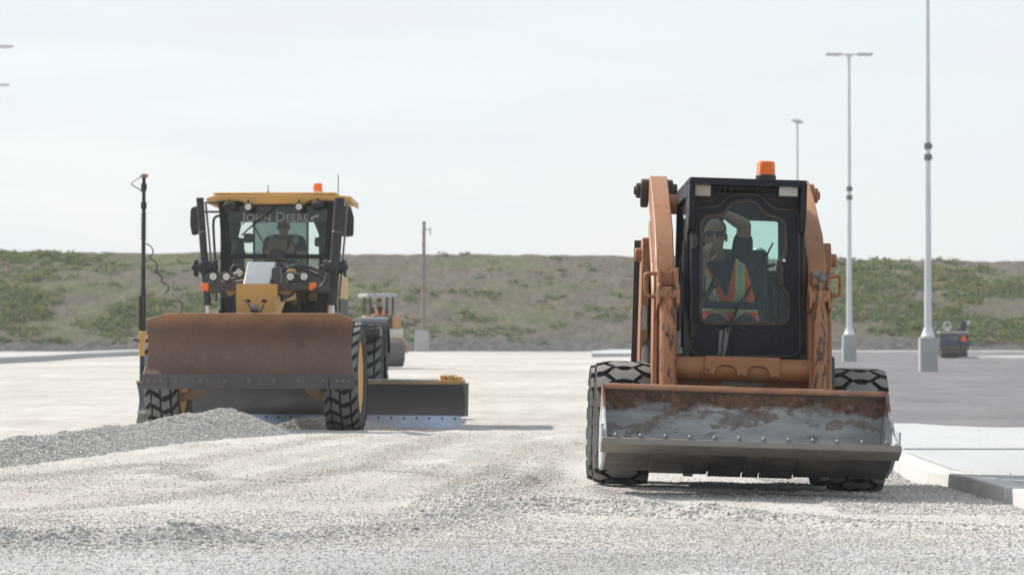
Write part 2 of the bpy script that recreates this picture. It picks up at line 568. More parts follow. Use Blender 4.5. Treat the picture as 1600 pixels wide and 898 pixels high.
OCT_V = np.array([(1, 0, 0), (-1, 0, 0), (0, 1, 0), (0, -1, 0), (0, 0, 1), (0, 0, -1), (.62, .62, .55), (-.6, -.62, .5)], float)
OCT_F = np.array([(0, 6, 4), (6, 2, 4), (0, 2, 6), (2, 1, 4), (1, 7, 4), (7, 3, 4), (1, 3, 7), (3, 0, 4), (2, 0, 5), (1, 2, 5), (3, 1, 5), (0, 3, 5)])
def stones(name, x, y, z, s, mats, V=ICO_V, T=ICO_F):
    n = len(x); nv, nf = len(V), len(T)
    jit = 1 + .32 * (rng.random((n, nv, 1)) - .5) * 2
    v = V[None] * jit
    v = v * (0.65 + .7 * rng.random((n, 1, 3))) * np.array([1, 1, .78])
    a = rng.random(n) * 6.283
    ca, sa = np.cos(a)[:, None], np.sin(a)[:, None]
    v = np.stack([v[..., 0] * ca - v[..., 1] * sa, v[..., 0] * sa + v[..., 1] * ca, v[..., 2]], -1)
    b = (rng.random(n) - .5) * 1.6
    cb, sb = np.cos(b)[:, None], np.sin(b)[:, None]
    v = np.stack([v[..., 0], v[..., 1] * cb - v[..., 2] * sb, v[..., 1] * sb + v[..., 2] * cb], -1)
    v = v * s[:, None, None] + np.stack([x, y, z + s * .25], -1)[:, None, :]
    f = T[None] + (np.arange(n) * nv)[:, None, None]
    mi = np.repeat(rng.choice(len(mats), n, p=[.60, .26, .125, .015][:len(mats)]), nf)
    return raw_mesh(name, v.reshape(-1, 3), f.reshape(-1, 3), mats, False, mi)

def stone_mat(name, col):
    m, nt, b = nodes_of(name)
    v = coords(nt)
    base = ramp(nt, noise_fac(nt, v, 35, 4), .3, .7, tuple(x * .82 for x in col), tuple(x * 1.12 for x in col))
    nt.links.new(base, b.inputs['Base Color'])
    b.inputs['Roughness'].default_value = .93
    b.inputs['Specular IOR Level'].default_value = .2
    return m
STONE = [stone_mat("pale_limestone", (.56, .535, .50)), stone_mat("grey_limestone", (.46, .455, .445)),
         stone_mat("tan_limestone", (.44, .385, .33)), stone_mat("dark_limestone", (.25, .255, .26))]

def scatter(n, x0, x1, y0, y1, s0, s1, keep=None):
    x = x0 + (x1 - x0) * rng.random(n); y = y0 + (y1 - y0) * rng.random(n)
    if keep is not None:
        k = rng.random(n) < keep(x, y)
        x, y = x[k], y[k]
    s = s0 + (s1 - s0) * rng.random(len(x)) ** 2.2
    return x, y, gz(x, y), s
sets = []
view = lambda x, y: ((np.abs(x) < y * .152 + .25) & (x < 3.06)).astype(float)
patch = lambda x, y: view(x, y) * np.clip(.04 + .46 * sstep(20.6, 18.8, y + .8 * vnoise(x, y, .8, 13) + .9 * sstep(-.2, .4, x)) * (.38 + .62 * sstep(16.5, 17.5, y - .35 * x)) + .75 * np.clip(vnoise(x, y, 1.1, 11) + .8 * vnoise(x, y, .4, 12), 0, 1) + .75 * track_mask(x, y), .05, 1)
rid = lambda x, y: view(x, y) * np.clip((ridge(x, y, RIDGE, .26) + ridge(x, y, SPUR, .22)) * 26 - .12, 0, 1)
sets.append(scatter(150000, -3.2, 3.1, 13.6, 20, .003, .0072, patch))
sets.append(scatter(120000, -4.2, 3.1, 20, 28, .003, .0072, patch))
sets.append(scatter(60000, -6, 3.1, 28, 40, .0035, .008, patch))
bigs = []
bigs.append(scatter(120000, -3.6, 3.0, 15.5, 26, .005, .013, rid))
bigs.append(scatter(12000, 1.9, 3.09, 20, 29, .004, .011, view))
cat = lambda L: [np.concatenate([s[i] for s in L]) for i in range(4)]
ridge_stones = stones("loose_gravel", *cat(bigs), STONE)
ridge_stones['kind'] = 'stuff'; ridge_stones['label'] = 'coarser gravel stones rolled up along the low ridges and by the kerb'; ridge_stones['category'] = 'gravel'
g = stones("loose_gravel", *cat(sets), STONE, OCT_V, OCT_F)
g['kind'] = 'stuff'; g['label'] = 'loose grey and cream gravel stones strewn over the near ground'; g['category'] = 'gravel'

# the long windrow beside the grader and the small heap under it
def heap(name, pts, width, label, seed, n_stones, sides=(1.0, 1.0), mats=STONE):
    """a long heap: centre line points (x, y, height)"""
    seg = []
    for (x0, y0, h0), (x1, y1, h1) in zip(pts[:-1], pts[1:]):
        k = max(2, int(math.hypot(x1 - x0, y1 - y0) / .05))
        for i in range(k):
            t = i / k
            seg.append((x0 + (x1 - x0) * t, y0 + (y1 - y0) * t, h0 + (h1 - h0) * t))
    seg.append(pts[-1])
    P = np.array(seg)
    for _ in range(12):
        P[1:-1] = (P[:-2] + P[1:-1] * 2 + P[2:]) / 4
    T = np.gradient(P[:, :2], axis=0); T /= np.linalg.norm(T, axis=1, keepdims=True)
    Nn = np.stack([T[:, 1], -T[:, 0]], -1)
    cr = np.linspace(-1, 1, 37)
    def surf(i, c):
        w = width * (.35 + P[i, 2] / max(P[:, 2]) * .75)
        x = P[i, 0] + Nn[i, 0] * c * w; y = P[i, 1] + Nn[i, 1] * c * w
        prof = np.clip(1 - np.abs(c) ** 1.15, 0, 1)
        h = P[i, 2] * prof * (1 + .14 * vnoise(x, y, 1.7, seed) + .08 * vnoise(x, y, 6, seed + 1)) + .02 * vnoise(x, y, 14, seed + 2) * prof
        return x, y, gz(x, y) - .015 + h
    I, C = np.meshgrid(np.arange(len(P)), cr, indexing='ij')
    X, Y, Z = surf(I, C)
    body = (np.stack([X, Y, Z], -1).reshape(-1, 3))
    ny, nx = X.shape
    idx = np.arange(ny * nx).reshape(ny, nx)
    q = np.stack([idx[:-1, :-1], idx[1:, :-1], idx[1:, 1:], idx[:-1, 1:]], -1).reshape(-1, 4)
    o = raw_mesh(name, body, q, [M_HEAP], True)
    ii = rng.integers(0, len(P), n_stones); cc = rng.random(n_stones) * 2 - 1
    X, Y, Z = surf(ii, cc)
    st = stones("surface_stones", X, Y, Z, .0045 + .010 * rng.random(n_stones) ** 2, mats)
    st.parent = o
    st['kind'] = 'stuff'
    return tag(o, label, "gravel pile")
M_HEAP = gravel_material("grey_gravel", (.37, .36, .345), (.30, .30, .295), 46, .85)
heap("gravel_windrow", [(-6.2, 22.8, .15), (-4.75, 25.6, .17), (-4.3, 28, .18), (-3.98, 31, .19), (-3.7, 34, .19), (-3.3, 36.2, .25), (-3.02, 37.2, .29), (-2.75, 38.0, .15), (-2.6, 38.5, .02)],
     .62, "long grey gravel windrow running up to the grader's front wheels", 31, 52000)
heap("gravel_pile", [(-2.75, 39.6, .03), (-2.5, 40.2, .15), (-2.25, 40.6, .17), (-1.9, 41.0, .13), (-1.45, 41.2, .07), (-1.25, 41.2, .01)],
     .40, "small low grey gravel heap gathered against the grader's wide blade", 47, 9000)

# ---------------------------------------------------------------- paving
def paving_mat(name, col, seam=None, rough=.9, vary=.12, dust=(.45, .43, .40), dust_amt=.3, stretch=(.5, .12, 1)):
    m, nt, b = nodes_of(name)
    v = coords(nt)
    a = ramp(nt, noise_fac(nt, coords(nt, stretch), 1.2, 6), .32, .68, tuple(x * (1 - vary) for x in col), tuple(x * (1 + vary) for x in col))
    d = ramp(nt, noise_fac(nt, v, .8, 7, .65), .5, .75, (0, 0, 0), (dust_amt,) * 3)
    base = mixc(nt, d, a, dust)
    fine = ramp(nt, noise_fac(nt, v, 60, 3), .3, .7, (.88,) * 3, (1.08,) * 3)
    base = mixc(nt, 1.0, base, fine, 'MULTIPLY')
    nt.links.new(base, b.inputs['Base Color'])
    b.inputs['Roughness'].default_value = rough
    b.inputs['Specular IOR Level'].default_value = .25
    bump(nt, b, noise_fac(nt, v, 90, 3), .25, .004)
    return m
M_CONC = paving_mat("broomed_concrete", (.40, .415, .42), vary=.08, dust_amt=.25)
M_CONC_OLD = paving_mat("cast_concrete", (.36, .37, .365), vary=.10, dust_amt=.15, stretch=(1, 1, 2.5))
M_ASPH = paving_mat("asphalt", (.132, .132, .146), vary=.20, dust=(.22, .20, .185), dust_amt=.85)
M_JOINT = paving_mat("joint_shadow_line", (.12, .12, .12))
M_CURBF = paving_mat("curb_face_concrete", (.50, .49, .475), vary=.10, dust_amt=.1)

# concrete apron with its kerb: panels with open joints between them, on a kerb line parallel to the view
KX = 3.1
def slab_top(x, y):
    return gz(np.array([KX - .15]), np.array([y]))[0] * .8 + .085
panels = MB()
ycuts = [4, 8, 12, 16.4, 20.9, 25.3, 29.4, 33.2, 36.2]
jt = .012
def slab_panel(poly, lift=0.0):
    zt = [slab_top(p[0], p[1]) + lift for p in poly]
    n = len(poly)
    vs = [(p[0], p[1], z) for p, z in zip(poly, zt)] + [(p[0], p[1], z - .22) for p, z in zip(poly, zt)]
    panels.add(vs, [tuple(range(n)), tuple(range(2 * n - 1, n - 1, -1))] + [(i, (i + 1) % n, n + (i + 1) % n, n + i) for i in range(n)])
for a, b_ in zip(ycuts[:-1], ycuts[1:]):
    for xa, xb in ((3.28, 7.6), (7.6, 12), (12, 20), (20, 45)):
        slab_panel([(xa + jt / 2, a + jt / 2), (xb - jt / 2, a + jt / 2), (xb - jt / 2, b_ - jt / 2), (xa + jt / 2, b_ - jt / 2)], .013 * (a >= 29.4) + .003 * ((int(a) + int(xa)) % 2))
ret = [(3.28, 36.21), (4.95, 36.21), (4.55, 36.9), (4.35, 37.8), (4.25, 39), (4.2, 42), (4.2, 60), (3.28, 60)]
slab_panel(ret, .013)
struct(panels.build("sidewalk", M_CONC, bevel=.006))
kb = MB()
yk = list(np.arange(4, 60.1, 2.0))
for a, b_ in zip(yk[:-1], yk[1:]):
    a2, b2 = a + .004, b_ - .004
    za, zb = slab_top(0, a) + .006, slab_top(0, b_) + .006
    vs = [(KX, a2, za), (3.275, a2, za), (3.275, b2, zb), (KX, b2, zb), (KX - .02, a2, za - .3), (3.275, a2, za - .3), (3.275, b2, zb - .3), (KX - .02, b2, zb - .3)]
    kb.add(vs, [(0, 1, 2, 3), (7, 6, 5, 4), (0, 4, 5, 1), (1, 5, 6, 2), (2, 6, 7, 3), (3, 7, 4, 0)])
struct(kb.build("kerb", M_CURBF, bevel=.012))
nsp = 130
spx = KX + .03 + 3.6 * rng.random(nsp) ** 2.4; spy = 19.5 + 16 * rng.random(nsp)
spz = np.array([slab_top(0, y_) for y_ in spy]) + np.where(spy > 29.4, .015, .005)
spill = stones("loose_gravel", spx, spy, spz, .003 + .006 * rng.random(nsp) ** 2, STONE)
spill['kind'] = 'stuff'; spill['label'] = 'a few gravel stones spilled over the kerb onto the white concrete'; spill['category'] = 'gravel'

# asphalt lot behind the apron
ax_ = np.concatenate([np.linspace(0, 1, 8), np.linspace(1.3, 6, 12), np.linspace(8, 120, 16)])
ay_ = np.concatenate([np.linspace(36.25, 60, 30), np.linspace(64, 192, 34)])
AX = np.zeros((len(ay_), len(ax_))); AY = AX.copy()
for i, y in enumerate(ay_):
    left = 3.0 if y < 36.3 else 3.5 + max(0, y - 36) * .06
    AX[i] = left + .25 * math.sin(y * .3) + ax_; AY[i] = y
AZ = np.clip(AY - 62, 0, 140) * .00275 - .018
struct(grid_mesh("parking_lot", AX, AY, AZ, M_ASPH))

# far pale concrete strips
def ribbon(name, pts, w, h, mat):
    b = MB()
    for (x0, y0), (x1, y1) in zip(pts[:-1], pts[1:]):
        z0, z1 = float(gz(x0, y0)) , float(gz(x1, y1))
        z0, z1 = (max(0, y0 - 62) * .00275, max(0, y1 - 62) * .00275)
        d = Vector((x1 - x0, y1 - y0)).normalized(); nrm = Vector((d.y, -d.x)) * w / 2
        vs = []
        for (x, y, z) in ((x0, y0, z0), (x1, y1, z1)):
            vs += [(x - nrm.x, y - nrm.y, z + h), (x + nrm.x, y + nrm.y, z + h), (x + nrm.x, y + nrm.y, z - .3), (x - nrm.x, y - nrm.y, z - .3)]
        b.add(vs, [(0, 1, 5, 4), (1, 2, 6, 5), (2, 3, 7, 6), (3, 0, 4, 7), (0, 3, 2, 1), (4, 5, 6, 7)])
    return struct(b.build(name, mat))
ribbon("concrete_path", [(-19.6, 104), (-19.9, 122), (-19.2, 137), (-19.5, 152), (-18.6, 172), (-17.5, 186)], 1.9, .16, M_CONC)
ribbon("concrete_path", [(4.7, 158), (5.2, 178), (6.5, 190)], 2.2, .10, M_CONC)
ribbon("concrete_path", [(19.5, 150), (21.5, 147.5), (24, 143), (28, 139), (40, 131)], 6.0, .05, M_CONC)

# ---------------------------------------------------------------- the hill
def hill_z(x, y):
    base = .30
    top = 6.15 - x * .0085 + .14 * vnoise(x, y, .07, 21) + .08 * vnoise(x, y, .3, 22)
    t = np.clip((y - 197 - .8 * vnoise(x, y, .12, 23)) / 20.5, 0, 1)
    t = t + .05 * np.sin(t * math.pi) 
    z = base + (top - base) * np.clip(t, 0, 1) - sstep(262, 300, y) * 6
    z = z + (.20 * vnoise(x, y, .6, 24) + .12 * vnoise(x, y, 1.7, 25)) * sstep(0, .12, t)
    return np.where(y < 195.5, -.6, z)
hx = axis([(-420, -60, 12), (-60, 60, .32), (60, 421, 12)])
hy = axis([(195, 222, .32), (222, 300, 6)])
HX, HY = np.meshgrid(hx, hy)
mh, nt, b = nodes_of("bare_soil_with_weeds")
v = coords(nt)
track = coords(nt, (1.0, .35, .6))
soil = ramp(nt, noise_fac(nt, track, 2.6, 7, .7), .32, .68, (.092, .080, .067), (.182, .161, .135))
w1 = noise_fac(nt, coords(nt, (.55, .8, 1.0)), .22, 6, .65)
grn = ramp(nt, w1, .43, .60)
gcol = ramp(nt, noise_fac(nt, v, 1.2, 5), .3, .7, (.075, .105, .035), (.16, .18, .075))
gm = nt.nodes.new("ShaderNodeMath"); gm.operation = 'MULTIPLY'; gm.inputs[1].default_value = .62
nt.links.new(grn, gm.inputs[0])
base = mixc(nt, gm.outputs[0], soil, gcol)
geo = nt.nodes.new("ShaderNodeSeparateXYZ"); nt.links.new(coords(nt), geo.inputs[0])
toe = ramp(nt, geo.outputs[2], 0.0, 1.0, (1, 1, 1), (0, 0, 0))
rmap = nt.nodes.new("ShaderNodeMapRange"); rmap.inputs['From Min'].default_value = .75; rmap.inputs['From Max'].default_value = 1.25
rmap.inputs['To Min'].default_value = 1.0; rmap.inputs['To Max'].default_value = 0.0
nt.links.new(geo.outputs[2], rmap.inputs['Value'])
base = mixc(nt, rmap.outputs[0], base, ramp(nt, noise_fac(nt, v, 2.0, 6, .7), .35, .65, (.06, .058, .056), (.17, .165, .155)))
nt.links.new(base, b.inputs['Base Color']); b.inputs['Roughness'].default_value = 1.0
b.inputs['Specular IOR Level'].default_value = .05
bump(nt, b, noise_fac(nt, v, 3.5, 6, .7), .8, .25)
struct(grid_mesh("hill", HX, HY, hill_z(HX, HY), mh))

def weed_mat(name, a, b_):
    m, nt, b = nodes_of(name)
    base = ramp(nt, noise_fac(nt, coords(nt), 1.3, 4), .3, .7, a, b_)
    nt.links.new(base, b.inputs['Base Color']); b.inputs['Roughness'].default_value = .8
    b.inputs['Specular IOR Level'].default_value = .15
    tl = nt.nodes.new("ShaderNodeBsdfTranslucent"); nt.links.new(base, tl.inputs['Color'])
    mx = nt.nodes.new("ShaderNodeMixShader"); mx.inputs[0].default_value = .45
    nt.links.new(b.outputs[0], mx.inputs[1]); nt.links.new(tl.outputs[0], mx.inputs[2])
    nt.links.new(mx.outputs[0], nt.nodes['Material Output'].inputs['Surface'])
    return m
M_WEED = [weed_mat("green_weed", (.105, .160, .05), (.155, .205, .072)), weed_mat("yellow_weed", (.17, .185, .06), (.25, .24, .085)),
          weed_mat("dark_weed", (.10, .13, .055), (.135, .165, .07)), weed_mat("dry_weed", (.20, .17, .11), (.30, .25, .17))]
def weeds():
    n = 21000
    x = rng.uniform(-36, 38, n); y = rng.uniform(198.5, 219, n)
    t = (y - 198) / 20
    u = 800 + x / y * FPX
    side = np.where(u < 330, 1.0, np.where(u > 1250, .70, .20))
    side = np.where((u > 230) & (u < 420), .55, side)
    lowband = np.exp(-((t - .28) / .20) ** 2)
    topband = np.exp(-((t - .97) / .09) ** 2) * np.where(u < 180, 1.2, np.where(u > 1250, .3, 0))
    dens = (side * (.10 + .85 * lowband) + np.where(u > 1250, .22, 0)) * (1 - np.where(u < 180, 0, .9) * sstep(.84, .93, t)) + side * .8 * topband
    patchy = np.clip(.55 + 2.0 * vnoise(x, y, .22, 41) + 1.6 * vnoise(x, y, .6, 42), 0, 1.3)
    k = rng.random(n) < dens * patchy
    x, y = x[k], y[k]
    nl = 18
    m = len(x)
    s = rng.uniform(.14, .42, m)
    px = x[:, None] + rng.normal(0, 1, (m, nl)) * s[:, None] * .75
    py = y[:, None] + rng.normal(0, 1, (m, nl)) * s[:, None] * .55
    hh = np.abs(rng.normal(0, 1, (m, nl))) * s[:, None] * .26
    pz = hill_z(px, py) + hh
    c = np.stack([px, py, pz], -1).reshape(-1, 3)
    q = len(c)
    a = rng.normal(0, 1, (q, 3)); a /= np.linalg.norm(a, axis=1, keepdims=True)
    bb = rng.normal(0, 1, (q, 3)); bb -= a * (a * bb).sum(1, keepdims=True); bb /= np.linalg.norm(bb, axis=1, keepdims=True)
    ls = rng.uniform(.07, .17, (q, 1))
    v = np.stack([c - a * ls, c + bb * ls * .55, c + a * ls, c - bb * ls * .55], 1).reshape(-1, 3)
    f = np.arange(q * 4).reshape(-1, 4)
    kind = rng.choice(4, m, p=[.50, .17, .25, .08])
    mi = np.repeat(kind, nl)
    o = raw_mesh("weeds", v, f, M_WEED, False, mi)
    o['kind'] = 'stuff'; o['label'] = 'patchy green weeds growing over the bare soil bank'; o['category'] = 'weeds'
weeds()

# the summer air over the site: thin even haze that pales the far bank
hz = MB(); hz.span((-440, -70, -8.0), (440, 320, 15.0))
hm = bpy.data.materials.new("summer_haze"); hm.use_nodes = True
hm.node_tree.nodes.clear()
ho = hm.node_tree.nodes.new("ShaderNodeOutputMaterial"); hv = hm.node_tree.nodes.new("ShaderNodeVolumePrincipled")
hv.inputs['Color'].default_value = (.90, .93, .96, 1); hv.inputs['Density'].default_value = .00042
hm.node_tree.links.new(hv.outputs[0], ho.inputs['Volume'])
haze = hz.build("haze", hm); haze['kind'] = 'stuff'
# ---------------------------------------------------------------- lamp posts, utility pole
M_GALV = paint("galvanised_steel", (.66, .68, .70), .42, dirt=(.52, .52, .51), dirt_amt=.3, dscale=1.2, metallic=.15)  # kept pale: haze over the far lamp heads is put into the colour
M_DARKM = paint("dark_painted_steel", (.035, .036, .04), .4, dirt=(.20, .185, .17), dirt_amt=.4)
M_BLACK = paint("black_plastic", (.018, .018, .02), .5, dirt=(.16, .15, .14), dirt_amt=.35)
M_CLAMP = paint("grey_clamp_steel", (.13, .135, .145), .5, dirt_amt=.3)
M_WOOD = paint("weathered_pole", (.20, .18, .165), .85, dirt=(.12, .11, .10), dirt_amt=.5)

def at_far(u, v, d):
    x = (u - 800) / FPX * d
    return x, d, max(0.0, (d - 62) * .00275)

def lamp_post(u, d, h, base_w, base_h, label, arm_rot=0.0, arm_half=.88):
    x, y, z = at_far(u, 0, d)
    t = thing("lamp_post", label, "lamp post", Matrix.Translation((x, y, z)), "parking lot lamp posts")
    b = MB()
    hw = base_w / 2
    sq = rpoly([(-hw, -hw), (hw, -hw), (hw, hw), (-hw, hw)], .035, 3)
    b.prism(sq, 'z', -.4, base_h)
    b.build("concrete_base", M_CONC_OLD, t, bevel=.015)
    p = MB()
    p.cyl((0, 0, base_h), (0, 0, h), .108, .052, 20)
    p.build("pole", M_GALV, t)
    f = MB()
    f.lathe([(base_h - .001, .20), (base_h + .06, .20), (base_h + .07, .185), (base_h + .14, .145), (base_h + .26, .128), (base_h + .27, .10)], axis='z', n=22)
    f.build("base_cover", M_GALV, t)
    ch = base_h + 5.05
    for k in (0, .32):
        c = MB(); c.lathe([(ch + k, .085), (ch + k + .02, .105), (ch + k + .17, .105), (ch + k + .19, .085)], axis='z', n=14)
        c.box((.095, 0, ch + k + .09), (.06, .07, .10))
        c.build("clamp", M_CLAMP, t)
    a = MB()
    rot = Matrix.Rotation(arm_rot, 3, 'Z')
    a.box((0, 0, h - .02), (.22, .14, .12), rot)
    a.box((0, 0, h + .015), (arm_half * 1.1, .06, .05), rot)
    a.build("bracket", M_GALV, t)
    for s in (-1, 1):
        l = MB()
        cx = s * (arm_half - .30)
        l.prism([(cx - .31, -.19), (cx + .31, -.19), (cx + .31, .19), (cx - .31, .19)], 'z', h + .0, h + .065)
        l.box((cx, 0, h - .015), (.5, .3, .03))
        for q in range(5):
            l.box((cx - .24 + q * .12, 0, h + .075), (.012, .36, .022))
        for i, p_ in enumerate(l.v):
            w = rot @ Vector((p_[0], p_[1], 0)); l.v[i] = (w.x, w.y, p_[2])
        l.build("lamp_head", M_GALV, t, bevel=.01)
    return t

lamp_post(1450, 100, 11.4, .50, .95, "tall pale lamp post on a square concrete base in front of the small roller")
lamp_post(1327, 131, 11.45, .50, .97, "pale lamp post with a wide flat double lamp head, right of the skid steer")
lamp_post(1246, 169, 11.2, .50, .95, "thin distant lamp post rising behind the skid steer's orange beacon", R(78), .88)
lamp_post(-22, 146, 11.35, .5, .95, "lamp post at the left edge showing only its lower, level lamp head", 0, .95)
lamp_post(-19, 126, 11.35, .5, .95, "lamp post at the left edge showing only its upper, tilted lamp head", R(14), .88)

x, y, z = at_far(660, 0, 195.3)
t = thing("utility_pole", "slim dark wooden pole on a squat concrete block at the foot of the bank", "utility pole", Matrix.Translation((x, y, .37)))
b = MB(); b.prism([(-.42, -.40), (.36, -.40), (.36, .4), (-.42, .4)], 'z', -1.0, 1.12)
b.build("concrete_block", M_CONC_OLD, t, bevel=.03)
b = MB(); b.cyl((.06, 0, 1.12), (.09, 0, 7.13), .13, .08, 14); b.build("pole", M_WOOD, t)
for k in range(5):
    b = MB(); b.box((.075, -.11, 4.1 + k * .62), (.2, .05, .12)); b.build("step_bracket", M_WOOD, t, bevel=.01)
b = MB(); b.box((.29, 0, 6.75), (.35, .06, .05)); b.box((.44, 0, 6.65), (.06, .06, .4)); b.build("side_bracket", M_WOOD, t, bevel=.01)
b = MB(); b.box((.09, 0, 7.14), (.2, .2, .12)); b.build("pole_cap", M_WOOD, t, bevel=.01)

# ---------------------------------------------------------------- shared vehicle materials
M_RUBBER = paint("tyre_rubber", (.020, .020, .021), .75, dirt=(.20, .185, .17), dirt_amt=.30, dscale=7)
M_TREAD = paint("dusty_tread", (.185, .182, .178), .85, dirt=(.24, .225, .205), dirt_amt=.55, dscale=9)
M_STEEL = paint("worn_steel", (.16, .16, .165), .38, dirt=(.22, .20, .18), dirt_amt=.45, dscale=5, metallic=.75)
M_CHROME = paint("chrome_rod", (.62, .62, .62), .16, dirt_amt=.08, metallic=1.0)
M_AMBER = plastic("amber_lens", (.95, .20, .02), .25, .35)
M_LAMP = plastic("lamp_lens", (.78, .76, .70), .18)
M_SKIN = paint("skin", (.33, .19, .135), .55, dirt=(.30, .16, .11), dirt_amt=.35, dscale=14, bumps=.05)
M_NAVY = paint("navy_cotton", (.022, .028, .048), .9, dirt=(.05, .055, .07), dirt_amt=.4, bumps=.3)
M_VESTO = paint("orange_vest_cloth", (.88, .135, .045), .8, dirt=(.70, .09, .03), dirt_amt=.5, dscale=8, bumps=.3)
M_VESTS = paint("silver_reflective_tape", (.52, .54, .53), .4, dirt_amt=.2, bumps=.1)
M_VESTG = paint("lime_trim", (.62, .75, .08), .8, dirt_amt=.1)
M_HAIR = paint("dark_hair", (.03, .022, .018), .7, dirt_amt=.1)
M_SEAT = paint("black_seat_vinyl", (.022, .022, .024), .6, dirt=(.12, .11, .10), dirt_amt=.3)

# ---------------------------------------------------------------- tyres
def tyre_mesh(mb, r, w, pitch_n, blocks, depth, rim_r, mirror=1):
    """pneumatic tyre along x: carcass, then every tread block as raised rubber"""
    hw = w / 2
    prof = [(-hw * .70, rim_r), (-hw * .86, rim_r + .02), (-hw * 1.0, rim_r + (r - rim_r) * .42), (-hw * .99, r - depth * 2.4), (-hw * .93, r - depth * 1.35),
            (-hw * .6, r - depth), (0, r - depth * .92), (hw * .6, r - depth), (hw * .93, r - depth * 1.35), (hw * .99, r - depth * 2.4),
            (hw * 1.0, rim_r + (r - rim_r) * .42), (hw * .86, rim_r + .02), (hw * .70, rim_r)]
    mb.lathe(prof, n=64, mat=0)
    pitch = 2 * math.pi / pitch_n
    def rad(wx):
        return r - depth * .9 * max(0.0, abs(wx) * 2 - .55) ** 1.6 * 2.0
    for k in range(pitch_n):
        for poly in blocks:
            top, bot = [], []
            for (wx, s) in poly:
                a = (k + s) * pitch * mirror
                ro = rad(wx); ri = ro - depth * 1.25
                ins = .93
                top.append((wx * w * (1.0 if abs(wx) < .49 else .99), ro * math.cos(a), ro * math.sin(a)))
                bot.append((wx * w * 1.02, ri * math.cos(a), ri * math.sin(a)))
            n = len(poly)
            cx = sum(p[0] for p in poly) / n; cs = sum(p[1] for p in poly) / n
            a = (k + cs) * pitch * mirror
            ctr = (cx * w, rad(cx) * math.cos(a) * 1.002, rad(cx) * math.sin(a) * 1.002)
            vs = top + bot + [ctr]
            mb.add(vs, [(i, (i + 1) % n, 2 * n) for i in range(n)], 1)
            mb.add(vs, [(i, n + i, n + (i + 1) % n, (i + 1) % n) for i in range(n)], 0)

BLOCK_W = [[(-.30, .50), (-.16, .94), (-.05, .74), (.05, .74), (.16, .94), (.30, .50), (.15, .06), (.05, .14), (-.05, .14), (-.15, .06)],
           [(.50, .70), (.50, 1.28), (.37, 1.32), (.235, 1.02), (.37, .68)],
           [(-.50, .70), (-.50, 1.28), (-.37, 1.32), (-.235, 1.02), (-.37, .68)]]
BLOCK_Z = [[(-.24, .10), (-.04, .42), (-.04, 1.0), (-.13, .88), (-.27, .72)],
           [(.02, .52), (.12, .62), (.25, .42), (.27, 1.05), (.02, 1.30)],
           [(-.50, .52), (-.30, .0), (-.30, .58), (-.50, 1.12)],
           [(.32, .40), (.50, -.08), (.50, .52), (.32, 1.0)]]

def wheel(parent, x, y, r, w, n, blocks, depth, rim_r, rim_mat, out, cache, zrot=0.0, key="a"):
    """a wheel under parent: tyre and rim are its sub-parts; out = +1/-1 for the side the dish faces"""
    wo = bpy.data.objects.new("wheel", None); COL.objects.link(wo); wo.parent = parent
    wo.location = (x, y, r); wo.rotation_euler = (random.uniform(0, .3), 0, zrot)
    if key not in cache:
        tm = MB(); tyre_mesh(tm, r, w, n, blocks, depth, rim_r)
        ty = tm.build("tyre", [M_RUBBER, M_TREAD], wo, smooth=30)
        rm = MB()
        o = out
        rm.lathe([(-w * .38, rim_r * .99), (-w * .42, rim_r * 1.06), (-w * .36, rim_r * 1.0), (-w * .2, rim_r * .9), (w * .2, rim_r * .9), (w * .36, rim_r * 1.0), (w * .42, rim_r * 1.06), (w * .38, rim_r * .99)], n=40)
        rm.lathe([(o * w * .12, rim_r * .92), (o * w * .14, rim_r * .6), (o * w * .24, rim_r * .5), (o * w * .25, .001)], n=40)
        rm.lathe([(o * w * .1, rim_r * .28), (o * w * .36, rim_r * .26), (o * w * .38, .001)], n=24)
        for k in range(8):
            a = k * math.pi / 4
            rm.cyl((o * w * .2, rim_r * .4 * math.cos(a), rim_r * .4 * math.sin(a)), (o * w * .29, rim_r * .4 * math.cos(a), rim_r * .4 * math.sin(a)), .016, n=6)
        ri = rm.build("rim", rim_mat, wo)
        cache[key] = (ty, ri)
    else:
        for s in cache[key]:
            c = s.copy(); COL.objects.link(c); c.parent = wo
    return wo

# ---------------------------------------------------------------- people
def remeshed(name, mb, mats, parent, voxel, smooth_it=3, mat_fn=None, keep=None):
    o = mb.build(name, mats, parent, smooth=0)
    o.data.materials.clear()
    md = o.modifiers.new("remesh", 'REMESH'); md.mode = 'VOXEL'; md.voxel_size = voxel; md.adaptivity = 0
    sm = o.modifiers.new("smooth", 'SMOOTH'); sm.iterations = smooth_it; sm.factor = .5
    dg = bpy.context.evaluated_depsgraph_get()
    dg.update()
    me = bpy.data.meshes.new_from_object(o.evaluated_get(dg))
    me.name = name
    o.modifiers.clear()
    o.data = me
    me.materials.clear()
    for m in (mats if isinstance(mats, (list, tuple)) else [mats]):
        me.materials.append(m)
    if keep is not None:
        bm = bmesh.new(); bm.from_mesh(me)
        dl = [f for f in bm.faces if not keep(f.calc_center_median())]
        bmesh.ops.delete(bm, geom=dl, context='FACES')
        bm.to_mesh(me); bm.free()
    if mat_fn:
        for p in me.polygons:
            p.material_index = mat_fn(p.center)
    me.polygons.foreach_set('use_smooth', [True] * len(me.polygons))
    return o

